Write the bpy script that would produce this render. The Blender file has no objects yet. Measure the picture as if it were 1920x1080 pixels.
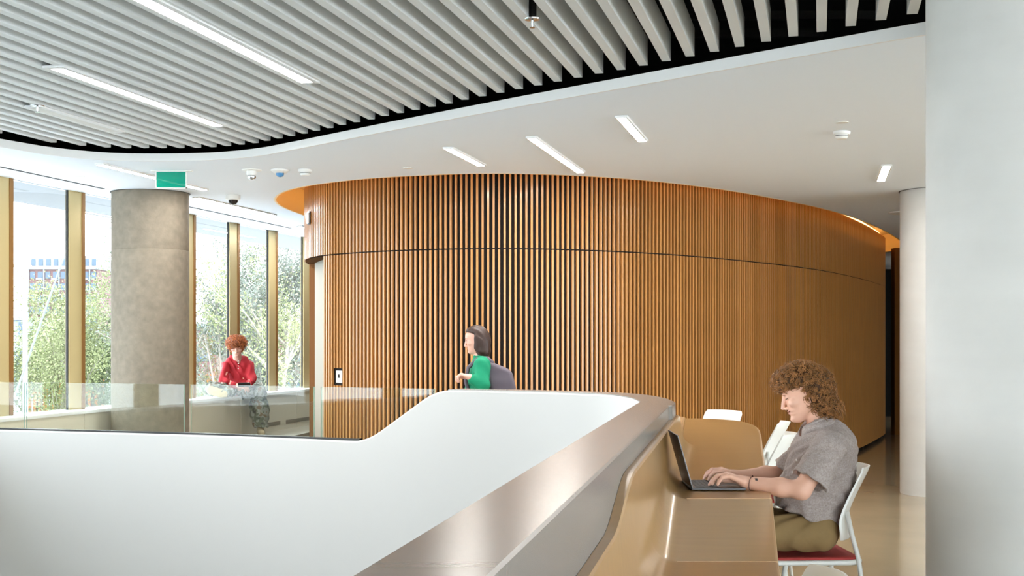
import bpy, bmesh, math, random
import numpy as np
from mathutils import Vector, Matrix

random.seed(7)
rng = np.random.default_rng(7)
SC = bpy.context.scene
COL = SC.collection

# ---------------------------------------------------------------- camera, sky, exposure
EYE = 1.55          # eye height
FPX = 2400.0        # focal length in pixels of a 1920 px wide frame
HOR = 637.0         # row of the horizon
cam_data = bpy.data.cameras.new('camera')
cam_data.sensor_width = 36.0
cam_data.lens = FPX / 1920.0 * 36.0
cam_data.shift_y = (HOR - 540.0) / 1920.0
cam_data.clip_start = 0.05
cam_data.clip_end = 2000
cam = bpy.data.objects.new('camera', cam_data)
cam.location = (0, 0, EYE)
cam.rotation_euler = (math.pi / 2, 0, 0)
COL.objects.link(cam)
SC.camera = cam

world = bpy.data.worlds.new('overcast_sky')
SC.world = world
world.use_nodes = True
wn = world.node_tree.nodes
wn['Background'].inputs[0].default_value = (0.94, 0.98, 1.03, 1)
wn['Background'].inputs[1].default_value = 4.4

SC.view_settings.view_transform = 'Standard'
SC.view_settings.look = 'None'
SC.view_settings.gamma = 1.0
SC.view_settings.use_curve_mapping = False
SC.view_settings.exposure = 1.26
SC.cycles.max_bounces = 10
SC.cycles.diffuse_bounces = 6
SC.cycles.glossy_bounces = 4
SC.cycles.transparent_max_bounces = 16
SC.cycles.sample_clamp_indirect = 8.0

# ---------------------------------------------------------------- helpers
def px(x, y, d):
    """world point seen at pixel (x, y) of the photograph at depth d"""
    return Vector(((x - 960.0) / FPX * d, d, EYE - (y - HOR) / FPX * d))

def lin(c):
    return tuple((v / 255.0 / 12.92) if v / 255.0 <= 0.04045 else ((v / 255.0 + 0.055) / 1.055) ** 2.4 for v in c)

def mat(name, rgb, rough=0.5, metal=0.0, noise=None, bump=None, coat=0.0, spec=0.5, emit=None, estr=0.0, grain=None, rnd=0.0, island=0.0):
    """procedural material; rgb in sRGB 0-255. noise=(scale, amount), bump=(scale, strength, distance), grain=(scale vec, amount)"""
    m = bpy.data.materials.new(name)
    m.use_nodes = True
    nt = m.node_tree
    b = nt.nodes['Principled BSDF']
    L = lin(rgb)
    b.inputs['Base Color'].default_value = (*L, 1)
    b.inputs['Roughness'].default_value = rough
    b.inputs['Metallic'].default_value = metal
    b.inputs['Specular IOR Level'].default_value = spec
    b.inputs['Coat Weight'].default_value = coat
    b.inputs['Coat Roughness'].default_value = 0.12
    tc = nt.nodes.new('ShaderNodeTexCoord')
    last = None
    def mulcol(fac_socket, amount):
        nonlocal last
        mr = nt.nodes.new('ShaderNodeMapRange')
        mr.inputs['To Min'].default_value = 1 - amount
        mr.inputs['To Max'].default_value = 1 + amount
        nt.links.new(fac_socket, mr.inputs['Value'])
        mx = nt.nodes.new('ShaderNodeVectorMath'); mx.operation = 'SCALE'
        if last is None:
            mx.inputs[0].default_value = L
        else:
            nt.links.new(last, mx.inputs[0])
        nt.links.new(mr.outputs[0], mx.inputs['Scale'])
        last = mx.outputs[0]
    if noise:
        n = nt.nodes.new('ShaderNodeTexNoise')
        n.inputs['Scale'].default_value = noise[0]
        n.inputs['Detail'].default_value = 6
        nt.links.new(tc.outputs['Object'], n.inputs['Vector'])
        mulcol(n.outputs[0], noise[1])
    if grain:
        mp = nt.nodes.new('ShaderNodeMapping')
        mp.inputs['Scale'].default_value = grain[0]
        nt.links.new(tc.outputs['Object'], mp.inputs['Vector'])
        n = nt.nodes.new('ShaderNodeTexNoise')
        n.inputs['Scale'].default_value = 1.0
        n.inputs['Detail'].default_value = 5
        nt.links.new(mp.outputs[0], n.inputs['Vector'])
        mulcol(n.outputs[0], grain[1])
    if rnd:
        oi = nt.nodes.new('ShaderNodeObjectInfo')
        mulcol(oi.outputs['Random'], rnd)
    if island:
        g = nt.nodes.new('ShaderNodeNewGeometry')
        mulcol(g.outputs['Random Per Island'], island)
    if last is not None:
        nt.links.new(last, b.inputs['Base Color'])
    if bump:
        n = nt.nodes.new('ShaderNodeTexNoise')
        n.inputs['Scale'].default_value = bump[0]
        n.inputs['Detail'].default_value = 4
        nt.links.new(tc.outputs['Object'], n.inputs['Vector'])
        bp = nt.nodes.new('ShaderNodeBump')
        bp.inputs['Strength'].default_value = bump[1]
        bp.inputs['Distance'].default_value = bump[2]
        nt.links.new(n.outputs[0], bp.inputs['Height'])
        nt.links.new(bp.outputs[0], b.inputs['Normal'])
    if emit:
        b.inputs['Emission Color'].default_value = (*lin(emit), 1)
        b.inputs['Emission Strength'].default_value = estr
    return m

def glass_mat(name, tint, refl=1.0, base=0.0):
    m = bpy.data.materials.new(name); m.use_nodes = True
    nt = m.node_tree; nt.nodes.clear()
    out = nt.nodes.new('ShaderNodeOutputMaterial')
    tr = nt.nodes.new('ShaderNodeBsdfTransparent'); tr.inputs[0].default_value = (*tint, 1)
    gl = nt.nodes.new('ShaderNodeBsdfGlossy'); gl.inputs['Roughness'].default_value = 0.01
    fr = nt.nodes.new('ShaderNodeFresnel'); fr.inputs[0].default_value = 1.5
    ma = nt.nodes.new('ShaderNodeMath'); ma.operation = 'MULTIPLY_ADD'
    ma.inputs[1].default_value = refl; ma.inputs[2].default_value = base
    nt.links.new(fr.outputs[0], ma.inputs[0])
    mx = nt.nodes.new('ShaderNodeMixShader')
    nt.links.new(ma.outputs[0], mx.inputs[0])
    nt.links.new(tr.outputs[0], mx.inputs[1]); nt.links.new(gl.outputs[0], mx.inputs[2])
    nt.links.new(mx.outputs[0], out.inputs[0])
    return m

def origin_of(o):
    v = Vector((0, 0, 0))
    while o is not None:
        v += o.location
        o = o.parent
    return v

def mk(name, verts, faces, material, parent=None, smooth=False, local=False):
    """one mesh object; verts are world coordinates unless local"""
    me = bpy.data.meshes.new(name)
    off = Vector((0, 0, 0))
    if parent is not None and not local:
        off = origin_of(parent)
    if isinstance(verts, np.ndarray):
        v = verts - np.array(off)
        fa = np.asarray(faces, dtype=np.int32)
        me.vertices.add(len(v)); me.vertices.foreach_set('co', v.astype(np.float32).ravel())
        k = fa.shape[1]
        me.loops.add(fa.size); me.loops.foreach_set('vertex_index', fa.ravel())
        me.polygons.add(len(fa)); me.polygons.foreach_set('loop_start', np.arange(0, fa.size, k, dtype=np.int32))
        me.update(calc_edges=True)
    else:
        me.from_pydata([tuple(Vector(p) - off) for p in verts], [], faces)
        me.update()
    mats = material if isinstance(material, (list, tuple)) else [material]
    for m in mats:
        me.materials.append(m)
    if smooth:
        me.polygons.foreach_set('use_smooth', [True] * len(me.polygons))
    o = bpy.data.objects.new(name, me)
    COL.objects.link(o)
    if parent is not None:
        o.parent = parent
    return o

def tag(o, label=None, cat=None, group=None, kind=None):
    if label: o['label'] = label
    if cat: o['category'] = cat
    if group: o['group'] = group
    if kind: o['kind'] = kind
    return o

def empty(name, loc=(0, 0, 0), parent=None):
    o = bpy.data.objects.new(name, None)
    o.location = loc
    o.empty_display_size = 0.1
    COL.objects.link(o)
    if parent is not None:
        o.parent = parent
    return o

class MB:
    """collects faces for one mesh"""
    def __init__(self): self.v = []; self.f = []
    def add(self, vs, fs):
        n = len(self.v); self.v += [tuple(p) for p in vs]
        self.f += [tuple(i + n for i in f) for f in fs]; return self
    def box(self, lo, hi):
        x0, y0, z0 = lo; x1, y1, z1 = hi
        return self.add([(x0,y0,z0),(x1,y0,z0),(x1,y1,z0),(x0,y1,z0),(x0,y0,z1),(x1,y0,z1),(x1,y1,z1),(x0,y1,z1)],
                        [(3,2,1,0),(4,5,6,7),(0,1,5,4),(1,2,6,5),(2,3,7,6),(3,0,4,7)])
    def obox(self, c, ax, ay, az):
        """box from centre and three half-axis vectors"""
        c = Vector(c); ax = Vector(ax); ay = Vector(ay); az = Vector(az)
        vs = [c + sx*ax + sy*ay + sz*az for sz in (-1,1) for sx, sy in ((-1,-1),(1,-1),(1,1),(-1,1))]
        return self.add(vs, [(3,2,1,0),(4,5,6,7),(0,1,5,4),(1,2,6,5),(2,3,7,6),(3,0,4,7)])
    def tube(self, pts, r, n=8, cap=True):
        pts = [Vector(p) for p in pts]
        rs = r if isinstance(r, (list, tuple)) else [r] * len(pts)
        base = len(self.v)
        prev = None
        for i, p in enumerate(pts):
            t = (pts[min(i+1, len(pts)-1)] - pts[max(i-1, 0)])
            if t.length < 1e-9: t = Vector((0,0,1))
            t.normalize()
            if prev is None:
                u = t.orthogonal().normalized()
            else:
                u = (prev - t * prev.dot(t)); u = u.normalized() if u.length > 1e-6 else t.orthogonal().normalized()
            prev = u
            w = t.cross(u)
            for k in range(n):
                a = 2*math.pi*k/n
                self.v.append(tuple(p + rs[i]*(math.cos(a)*u + math.sin(a)*w)))
        for i in range(len(pts)-1):
            for k in range(n):
                a = base+i*n+k; b2 = base+i*n+(k+1)%n
                self.f.append((a, b2, b2+n, a+n))
        if cap:
            self.f.append(tuple(base+k for k in reversed(range(n))))
            self.f.append(tuple(base+(len(pts)-1)*n+k for k in range(n)))
        return self
    def lathe(self, c, prof, n=24):
        """prof: (radius, z offset) from one end to the other"""
        base = len(self.v); c = Vector(c)
        for r, z in prof:
            for k in range(n):
                a = 2*math.pi*k/n
                self.v.append((c.x+r*math.cos(a), c.y+r*math.sin(a), c.z+z))
        for i in range(len(prof)-1):
            for k in range(n):
                a = base+i*n+k; b2 = base+i*n+(k+1)%n
                self.f.append((a, b2, b2+n, a+n))
        self.f.append(tuple(base+k for k in reversed(range(n))))
        self.f.append(tuple(base+(len(prof)-1)*n+k for k in range(n)))
        return self
    def strip(self, a, b):
        """wall of quads between two equally long point lists"""
        n = len(a); base = len(self.v)
        self.v += [tuple(p) for p in a] + [tuple(p) for p in b]
        for i in range(n-1):
            self.f.append((base+i, base+i+1, base+n+i+1, base+n+i))
        return self
    def build(self, name, material, parent=None, smooth=False, local=False):
        o = mk(name, self.v, self.f, material, parent, smooth, local)
        return o

def fix_normals(o):
    bm = bmesh.new(); bm.from_mesh(o.data)
    bmesh.ops.recalc_face_normals(bm, faces=bm.faces); bm.to_mesh(o.data); bm.free()
    return o

def auto_smooth(o, deg=40):
    """smooth shading that keeps hard edges"""
    me = o.data
    bm = bmesh.new(); bm.from_mesh(me)
    for e in bm.edges:
        e.smooth = len(e.link_faces) == 2 and e.calc_face_angle(0) < math.radians(deg)
    for f in bm.faces: f.smooth = True
    bm.to_mesh(me); bm.free()
    return o

def slab(name, outer, holes, z0, z1, material, parent=None):
    """flat slab with holes, plan outlines given as (x, y)"""
    bm = bmesh.new()
    edges = []
    loops = []
    for loop in [outer] + holes:
        vs = [bm.verts.new((p[0], p[1], z0)) for p in loop]
        loops.append(vs)
        for i in range(len(vs)):
            edges.append(bm.edges.new((vs[i], vs[(i+1) % len(vs)])))
    r = bmesh.ops.triangle_fill(bm, use_beauty=True, use_dissolve=False, edges=edges)
    fs = [f for f in r['geom'] if isinstance(f, bmesh.types.BMFace)]
    ex = bmesh.ops.extrude_face_region(bm, geom=fs)
    for v in [g for g in ex['geom'] if isinstance(g, bmesh.types.BMVert)]:
        v.co.z = z1
    bmesh.ops.recalc_face_normals(bm, faces=bm.faces)
    me = bpy.data.meshes.new(name)
    bm.to_mesh(me); bm.free()
    me.materials.append(material)
    o = bpy.data.objects.new(name, me); COL.objects.link(o)
    if parent is not None: o.parent = parent
    return o

def catmull(pts, n=12, closed=False):
    P = [np.array(p, float) for p in pts]
    out = []
    m = len(P)
    segs = m if closed else m - 1
    for i in range(segs):
        if closed:
            p0, p1, p2, p3 = P[(i-1) % m], P[i], P[(i+1) % m], P[(i+2) % m]
        else:
            p0, p1, p2, p3 = P[max(i-1, 0)], P[i], P[i+1], P[min(i+2, m-1)]
        for k in range(n):
            t = k / n
            out.append(0.5*((2*p1) + (-p0+p2)*t + (2*p0-5*p1+4*p2-p3)*t*t + (-p0+3*p1-3*p2+p3)*t**3))
    if not closed: out.append(P[-1])
    return np.array(out)

def resample(path, step):
    d = np.r_[0, np.cumsum(np.linalg.norm(np.diff(path, axis=0), axis=1))]
    n = int(round(d[-1] / step))
    s = np.linspace(0, d[-1], n + 1)
    return np.stack([np.interp(s, d, path[:, i]) for i in range(path.shape[1])], 1)

def offset_path(path, dist, closed=False):
    """moves a plan path to the left of its direction"""
    p = np.asarray(path, float)
    if closed:
        t = np.roll(p, -1, 0) - np.roll(p, 1, 0)
    else:
        t = np.gradient(p, axis=0)
    t /= np.linalg.norm(t, axis=1)[:, None]
    return p + dist * np.stack([-t[:, 1], t[:, 0]], 1)

# ---------------------------------------------------------------- materials
M = {}
M['ceiling'] = mat('white_plaster', (236, 244, 252), 0.9)
M['white'] = mat('white_paint', (200, 200, 197), 0.65)
M['fascia'] = mat('white_fascia', (232, 232, 230), 0.8)
M['black'] = mat('black_plenum', (9, 9, 9), 0.95)
M['strut'] = mat('dark_strut', (42, 40, 38), 0.6, 0.6)
M['baffle'] = mat('grey_baffle_metal', (222, 224, 222), 0.5, 0.0, noise=(2.0, 0.03))
M['lamp'] = mat('lamp_diffuser', (255, 250, 244), 0.5, emit=(255, 250, 245), estr=50.0)
M['lamp_off'] = mat('lamp_diffuser_off', (215, 212, 205), 0.5)
M['slat'] = mat('slat_wood', (190, 134, 74), 0.30, grain=((60, 60, 2.5), 0.25), rnd=0.12, spec=0.5, coat=0.25)
M['slat_back'] = mat('slat_backing', (20, 16, 14), 0.9)
M['jamb'] = mat('brown_jamb_wood', (104, 66, 28), 0.9, spec=0.1, grain=((60, 60, 2.5), 0.2))
M['door'] = mat('beige_door_panel', (150, 143, 126), 0.6)
M['cove'] = mat('cove_plaster', (236, 205, 150), 0.8)
M['cove_led'] = mat('cove_led', (255, 190, 100), 0.5, emit=(255, 196, 118), estr=3.5)
M['floor'] = mat('polished_concrete', (184, 166, 136), 0.13, noise=(1.6, 0.16), spec=0.6)
M['platform'] = mat('platform_concrete', (160, 152, 138), 0.35, noise=(2.5, 0.12))
M['conc_warm'] = mat('warm_concrete', (126, 117, 102), 0.85, noise=(14, 0.34), bump=(60, 0.35, 0.005))
M['conc_out'] = mat('exterior_soffit', (118, 121, 124), 0.9)
M['conc_light'] = mat('pale_concrete', (206, 205, 200), 0.75, noise=(3.0, 0.08), bump=(35, 0.15, 0.003), grain=((1.2, 1.2, 9), 0.05))
M['mullion'] = mat('gold_mullion', (205, 186, 136), 0.38, 0.35)
M['bronze'] = mat('bronze_edge', (150, 108, 56), 0.4, 0.4)
M['gasket'] = mat('black_gasket', (24, 26, 30), 0.6)
M['glass'] = glass_mat('window_glass', (0.93, 0.965, 0.98), 0.12)
M['guard'] = glass_mat('guard_glass', (0.91, 0.94, 0.905), 0.55, 0.01)
M['guard_edge'] = mat('green_glass_edge', (150, 185, 170), 0.2)
M['sill'] = mat('sill_panel', (222, 216, 200), 0.5)
M['sill_top'] = mat('sill_top', (236, 238, 238), 0.35)
M['grille'] = mat('dark_grille', (120, 112, 98), 0.5)
M['steel'] = mat('brushed_steel', (156, 153, 149), 0.25, 0.4, grain=((3, 90, 3), 0.06))
M['desk'] = mat('lacquered_bronze_wood', (178, 140, 88), 0.28, 0.2, grain=((3, 30, 3), 0.12), coat=0.2)
M['desk_rim'] = mat('desk_rim_wood', (188, 150, 106), 0.35, 0.1, grain=((3, 30, 3), 0.08))
M['chair_white'] = mat('white_plastic', (238, 237, 230), 0.35)
M['chair_frame'] = mat('white_powder_coat', (226, 225, 218), 0.35)
M['chair_red'] = mat('red_seat_fabric', (176, 62, 58), 0.85, bump=(400, 0.3, 0.001))
M['dark_grey'] = mat('dark_grey_metal', (86, 84, 84), 0.35, 0.6)
M['dark_plastic'] = mat('dark_plastic', (28, 28, 30), 0.4)
M['device'] = mat('device_white', (232, 232, 228), 0.45)
M['device_dark'] = mat('device_dark', (40, 38, 38), 0.15)
M['device_blue'] = mat('device_blue', (80, 140, 190), 0.2)
M['chrome'] = mat('chrome', (200, 200, 200), 0.2, 1.0)
M['sign_green'] = None
# ================================================================ THE SETTING
CEIL = EYE + 1.50            # soffit height 3.05
BAF = EYE + 1.60             # underside of the baffles
TANW = 0.24                  # plan direction of windows, baffles and lamps: x = 0.24 y + const
WDIR = Vector((TANW, 1, 0)).normalized()
WNOR = Vector((WDIR.y, -WDIR.x, 0))          # into the room

# ---------------- plan outlines
drum_ctrl = [(-2.0, 16.6), (-2.2, 15.3), (-2.27, 14.3), (-2.16, 13.5), (-1.84, 12.80), (-1.22, 12.22), (-0.595, 11.95), (-0.1, 11.88), (0.518, 12.02),
             (1.13, 12.36), (1.78, 12.92), (2.44, 13.68), (3.24, 14.76), (3.96, 15.96), (4.74, 17.55), (5.4, 19.05), (5.98, 20.55),
             (6.1, 21.6), (5.6, 22.9), (3.5, 22.6), (0.5, 20.2), (-1.2, 18.2)]
drum = catmull(drum_ctrl, 10, closed=True)
drum_hole = offset_path(drum, -0.31, closed=True)

open_ctrl = [(-4.5, 8.9), (-4.2, 9.55), (-3.98, 9.95), (-3.73, 10.40), (-3.38, 10.68), (-2.95, 10.74), (-2.49, 10.67), (-2.1, 10.46), (-1.73, 10.10), (-1.24, 9.57),
             (-0.80, 9.10), (0.0, 8.27), (0.78, 7.50), (1.43, 6.86), (2.05, 6.27), (3.0, 5.4), (4.0, 4.5), (5.0, 3.4), (5.4, 1.0), (5.0, -3.2),
             (0.0, -3.8), (-5.6, -3.4), (-6.3, 0.0), (-5.9, 4.0), (-5.1, 7.4)]
opening = catmull(open_ctrl, 8, closed=True)

void_ctrl = [(-4.62, 10.74), (-4.46, 10.70), (-2.54, 10.08), (-1.45, 9.60), (-0.68, 9.235), (0.0, 8.905), (0.405, 8.60),
             (0.625, 8.32), (0.715, 7.85), (0.723, 7.32)]
def near_in(z): return -0.2438 + 0.18 * (z - 1.95)
def near_out(z): return -0.379 + 0.177 * z
void_path = catmull(void_ctrl, 10)
near_z = np.linspace(7.1, -3.0, 30)
void_path = np.vstack([void_path, np.stack([[near_in(z) for z in near_z], near_z], 1)])

def wl(b, z): return (TANW * z - b, z)

# ---------------- floor, lower floor, ceiling, plenum
void_poly = [tuple(p) for p in void_path] + [(-7.3, -3.0)] + [wl(7.32, z) for z in (-1, 2, 5, 8, 10.0)]
void_poly[-1] = wl(7.32, 10.6)
floor_outer = [(-9.4, -7), (11, -7), (11, 28), (-1.0, 28), (-3.0, 19)]
floor_outer = [wl(7.9, -7), (11, -7), (11, 28), wl(7.9, 28)]
floor_hole = [tuple(p) for p in offset_path([q[:2] for q in void_poly], 0.03, closed=True)]
tag(slab('floor', floor_outer, [floor_hole], -0.3, 0.0, M['floor']), kind='structure')
tag(slab('floor_lower', floor_outer, [], -4.3, -4.1, M['white']), kind='structure')
# raised ledge floor along the windows behind the glass guard
plat_path = offset_path(void_path, 0.2)
plat = [tuple(p) for p in plat_path[:35:4]] + [(-0.9, 9.9), (-2.2, 11.6), (-2.75, 13.5), (-2.9, 15.5), (-2.4, 18.5), wl(7.52, 22)] + [wl(7.52, 10.9)]
tag(slab('floor_platform', plat, [], 0.005, 0.33, M['platform']), kind='structure')
# walls of the atrium void below floor level
m_ = MB()
low = [(p[0], p[1], -4.1) for p in void_poly] + [(void_poly[0][0], void_poly[0][1], -4.1)]
top = [(p[0], p[1], -0.001) for p in void_poly] + [(void_poly[0][0], void_poly[0][1], -0.001)]
m_.strip(low, top)
lo2 = [tuple(p) for p in offset_path([q[:2] for q in void_poly], 0.025, closed=True)]
m_.strip([(p[0], p[1], -4.1) for p in lo2 + lo2[:1]], [(p[0], p[1], -0.301) for p in lo2 + lo2[:1]])
tag(m_.build('wall_void', M['white'], smooth=False), kind='structure')

ceil_outer = [wl(7.56, -7), (11, -7), (11, 28), wl(7.56, 28)]
ceiling = tag(slab('ceiling', ceil_outer, [[tuple(p) for p in offset_path(opening, 0.01, closed=True)], [tuple(p) for p in offset_path(drum, -0.32, closed=True)]], CEIL, CEIL + 0.04, M['ceiling']), kind='structure')
# fascia round the baffle opening
def ring(name, path, z0, z1, thick, material, parent=None):
    a = np.vstack([path, path[:1]]); b2 = offset_path(path, thick, closed=True); b2 = np.vstack([b2, b2[:1]])
    m = MB()
    P = lambda q, z: [(p[0], p[1], z) for p in q]
    m.strip(P(a, z0), P(a, z1)); m.strip(P(b2, z0), P(b2, z1)); m.strip(P(a, z0), P(b2, z0)); m.strip(P(a, z1), P(b2, z1))
    o = m.build(name, material, parent); fix_normals(o); return auto_smooth(o)
tag(ring('trim_1', opening, CEIL - 0.001, CEIL + 0.0625, -0.03 if False else 0.02, M['fascia']), kind='structure')
# black plenum above the baffles
pl = offset_path(opening, 1.6, closed=True)
m_ = MB()
big = [wl(7.5, -6.9), (10.9, -6.9), (10.9, 27.9), wl(7.5, 27.9)]
zt = CEIL + 1.0
m_.add([(p[0], p[1], zt) for p in big], [(0, 1, 2, 3)])
m_.strip([(p[0], p[1], CEIL + 0.05) for p in big + big[:1]], [(p[0], p[1], zt) for p in big + big[:1]])
tag(m_.build('ceiling_plenum', M['black']), kind='structure')
tag(slab('ceiling_plenum_floor', ceil_outer, [[tuple(p) for p in offset_path(opening, 0.05, closed=True)], [tuple(p) for p in offset_path(drum, -0.36, closed=True)]], CEIL + 0.041, CEIL + 0.055, M['black']), kind='structure')

# roof slab
tag(slab('ceiling_slab', [wl(8.75, -8), (11.2, -8), (11.2, 28.5), wl(8.75, 28.5)], [], CEIL + 1.02, CEIL + 1.3, M['conc_light']), kind='structure')

# baffles: every one a part of the ceiling
def inside(poly, p):
    x, y = p; c = False; n = len(poly)
    for i in range(n):
        x0, y0 = poly[i]; x1, y1 = poly[(i+1) % n]
        if (y0 > y) != (y1 > y) and x < (x1-x0)*(y-y0)/(y1-y0)+x0: c = not c
    return c
DB = 59.0 * 1.60 / 637.0            # spacing measured across x
W_BAF = 0.052
light_slots = {}
baffle_b = []
k = -7
b0 = (1536 - 1530.5) * 1.60 / 637.0
opl = [tuple(p) for p in opening]
for k in range(-9, 46):
    bb = b0 + DB * k - W_BAF / 2          # line x = 0.24 z - bb
    zs = [z for z in np.arange(-3.6, 11.2, 0.02) if inside(opl, (TANW*z - bb, z))]
    if len(zs) < 10: continue
    hit = [z for z in zs if (TANW*z - bb - 2.235)**2 + (z - 5.55)**2 < 0.50**2]
    if hit: zs = [z for z in zs if z > hit[-1]]
    if len(zs) < 5: continue
    z0, z1 = max(zs[0], -2.0) + 0.03, zs[-1] - 0.03
    ln = (z1 - z0) / WDIR.y
    cx = Vector((TANW*(z0+z1)/2 - bb, (z0+z1)/2, BAF + 0.08))
    o = MB().obox(cx, WDIR * ln / 2, WNOR * (W_BAF/2*0.97), Vector((0, 0, 0.08))).build('baffle', M['baffle'], ceiling)
    baffle_b.append(bb)

# struts above the baffles
for (xa, xb, z, h) in ((-1.6, 2.06, 7.2, 1.80), (0.6, 1.85, 7.62, 1.80), (-3.6, 3.2, 4.4, 1.84)):
    s = MB().box((xa, z - 0.02, EYE + h), (xb, z + 0.02, EYE + h + 0.045)).build('strut_channel', M['strut'])
    tag(s, {7.2: 'long dark steel strut channel above the ceiling baffles near the soffit edge', 7.62: 'short dark steel strut channel behind the long one above the baffles',
            4.4: 'dark steel strut channel above the baffles nearest the viewer'}[z], 'strut', 'struts above the baffles')

# ---------------- linear lamps
def lamp(name, label, x_a, y_a, x_b, y_b, h, width, parent_z, lit=True, group='recessed linear lamps', frame=0.012):
    za = h * FPX / (HOR - y_a); zb = h * FPX / (HOR - y_b)
    A = Vector(((x_a - 960) / FPX * za, za, EYE + h)); B = Vector(((x_b - 960) / FPX * zb, zb, EYE + h))
    mid = (A + B) / 2
    ln = abs(zb - za) / WDIR.y
    r = empty(name, mid)
    tag(r, label, 'ceiling lamp', group)
    MB().obox(mid + Vector((0, 0, parent_z - 0.001)), WDIR * ln / 2, WNOR * width / 2, Vector((0, 0, 0.0015))).build('diffuser', M['lamp'] if lit else M['lamp_off'], r)
    MB().obox(mid + Vector((0, 0, parent_z + 0.0125)), WDIR * (ln / 2 + 0.002), WNOR * (width / 2 + 0.002), Vector((0, 0, 0.010))).build('housing', M['fascia'], r)
    fr = MB()
    for s in (-1, 1):
        fr.obox(mid + WNOR * s * (width/2 + frame/2) + Vector((0, 0, parent_z + 0.004)), WDIR * (ln/2 + frame), WNOR * frame / 2, Vector((0, 0, 0.008)))
        fr.obox(mid + WDIR * s * (ln/2 + frame/2) + Vector((0, 0, parent_z + 0.004)), WDIR * frame / 2, WNOR * width / 2, Vector((0, 0, 0.008)))
    fr.build('frame', M['fascia'], r)
    return r
lamp('linear_lamp', 'long bright linear lamp flush among the grey baffles, nearest the top edge', 240, -12, 583, 152, 1.60, 0.075, -0.006, group='linear lamps among the baffles', frame=0.035)
lamp('linear_lamp', 'bright linear lamp among the baffles above the green exit sign', 106, 126, 408, 234, 1.60, 0.075, -0.006, group='linear lamps among the baffles', frame=0.035)
lamp('linear_lamp', 'unlit linear lamp among the baffles beside the far-left sprinkler', 78, 200, 204, 245, 1.60, 0.075, -0.006, lit=False, group='linear lamps among the baffles', frame=0.03)
lamp('linear_lamp', 'bright linear lamp in the soffit behind the green exit sign', 182, 306, 388, 354, 1.50, 0.06, -0.012)
lamp('linear_lamp', 'bright linear lamp in the soffit behind the dark dome camera', 367, 369, 514, 402, 1.50, 0.06, -0.012)
lamp('linear_lamp', 'bright linear lamp in the soffit partly hidden behind the slatted drum', 566, 423, 640, 441, 1.50, 0.06, -0.012)
lamp('linear_lamp', 'short bright lamp in the soffit left of the longest one above the drum', 840, 276, 903, 308, 1.50, 0.06, -0.012)
lamp('linear_lamp', 'longest bright lamp in the soffit above the slatted drum', 1000, 256, 1086, 321, 1.50, 0.06, -0.012)
lamp('linear_lamp', 'short bright lamp in the soffit nearest the ceiling baffles', 1171, 217, 1199, 262, 1.50, 0.06, -0.012)
lamp('linear_lamp', 'short bright lamp in the soffit near the right-hand concrete columns', 1662, 309, 1652, 337, 1.50, 0.066, -0.012)

# ---------------- slatted drum
J_Z = EYE + 0.845
drum_wall = empty('wall_drum', (0, 12.5, 0)); tag(drum_wall, kind='structure')
i_left = 14
seg = drum[20:162]                                  # visible stretch, left silhouette to right end
path = resample(seg, 0.0507)
tang = np.gradient(path, axis=0); tang /= np.linalg.norm(tang, axis=1)[:, None]
nor = np.stack([-tang[:, 1], tang[:, 0]], 1)
cen = drum[:, :].mean(0)
if np.dot(nor[len(nor)//2], path[len(path)//2] - cen) < 0: nor = -nor
SL_W, SL_D = 0.0195, 0.028
def slat_mesh(z0, z1):
    m = MB().box((-SL_W/2, -SL_D/2, z0), (SL_W/2, SL_D/2, z1))
    me = bpy.data.meshes.new('slat'); me.from_pydata(m.v, [], m.f); me.materials.append(M['slat']); me.update(); return me
me_up = slat_mesh(J_Z + 0.006, CEIL + 0.12); me_lo = slat_mesh(0.06, J_Z - 0.006)
me_lo_a = slat_mesh(0.06, 1.10); me_lo_b = slat_mesh(1.27, J_Z - 0.006)
rest = MB(); n_lo = n_up = 0
scr = 960 + FPX * path[:, 0] / path[:, 1]
for i in range(len(path)):
    p = path[i]; ang = math.atan2(tang[i, 1], tang[i, 0])
    vis = np.dot(nor[i], -p) > -0.2
    door = (p[0] < -1.875 and p[1] < 16.0)
    niche = 624 < scr[i] < 641 and p[0] < -1.0
    for which, me in (('up', me_up), ('lo', me_lo)):
        if which == 'lo' and door: continue
        single = (n_lo < 146 and which == 'lo') or (n_up < 154 and which == 'up')
        if single and vis:
            for mm in ((me_lo_a, me_lo_b) if (which == 'lo' and niche) else (me,)):
                o = bpy.data.objects.new('slat', mm); COL.objects.link(o); o.parent = drum_wall
                o.location = (p[0], p[1] - 12.5, 0); o.rotation_euler = (0, 0, ang)
            if which == 'lo': n_lo += 1
            else: n_up += 1
        else:
            z0, z1 = (J_Z + 0.006, CEIL + 0.12) if which == 'up' else (0.06, J_Z - 0.006)
            t = Vector((tang[i, 0], tang[i, 1], 0)); nn = Vector((nor[i, 0], nor[i, 1], 0))
            rest.obox((p[0], p[1], (z0+z1)/2), t*SL_W/2, nn*SL_D/2, Vector((0, 0, (z1-z0)/2)))
ro = rest.build('slats', M['slat'], drum_wall); ro['kind'] = 'stuff'
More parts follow.
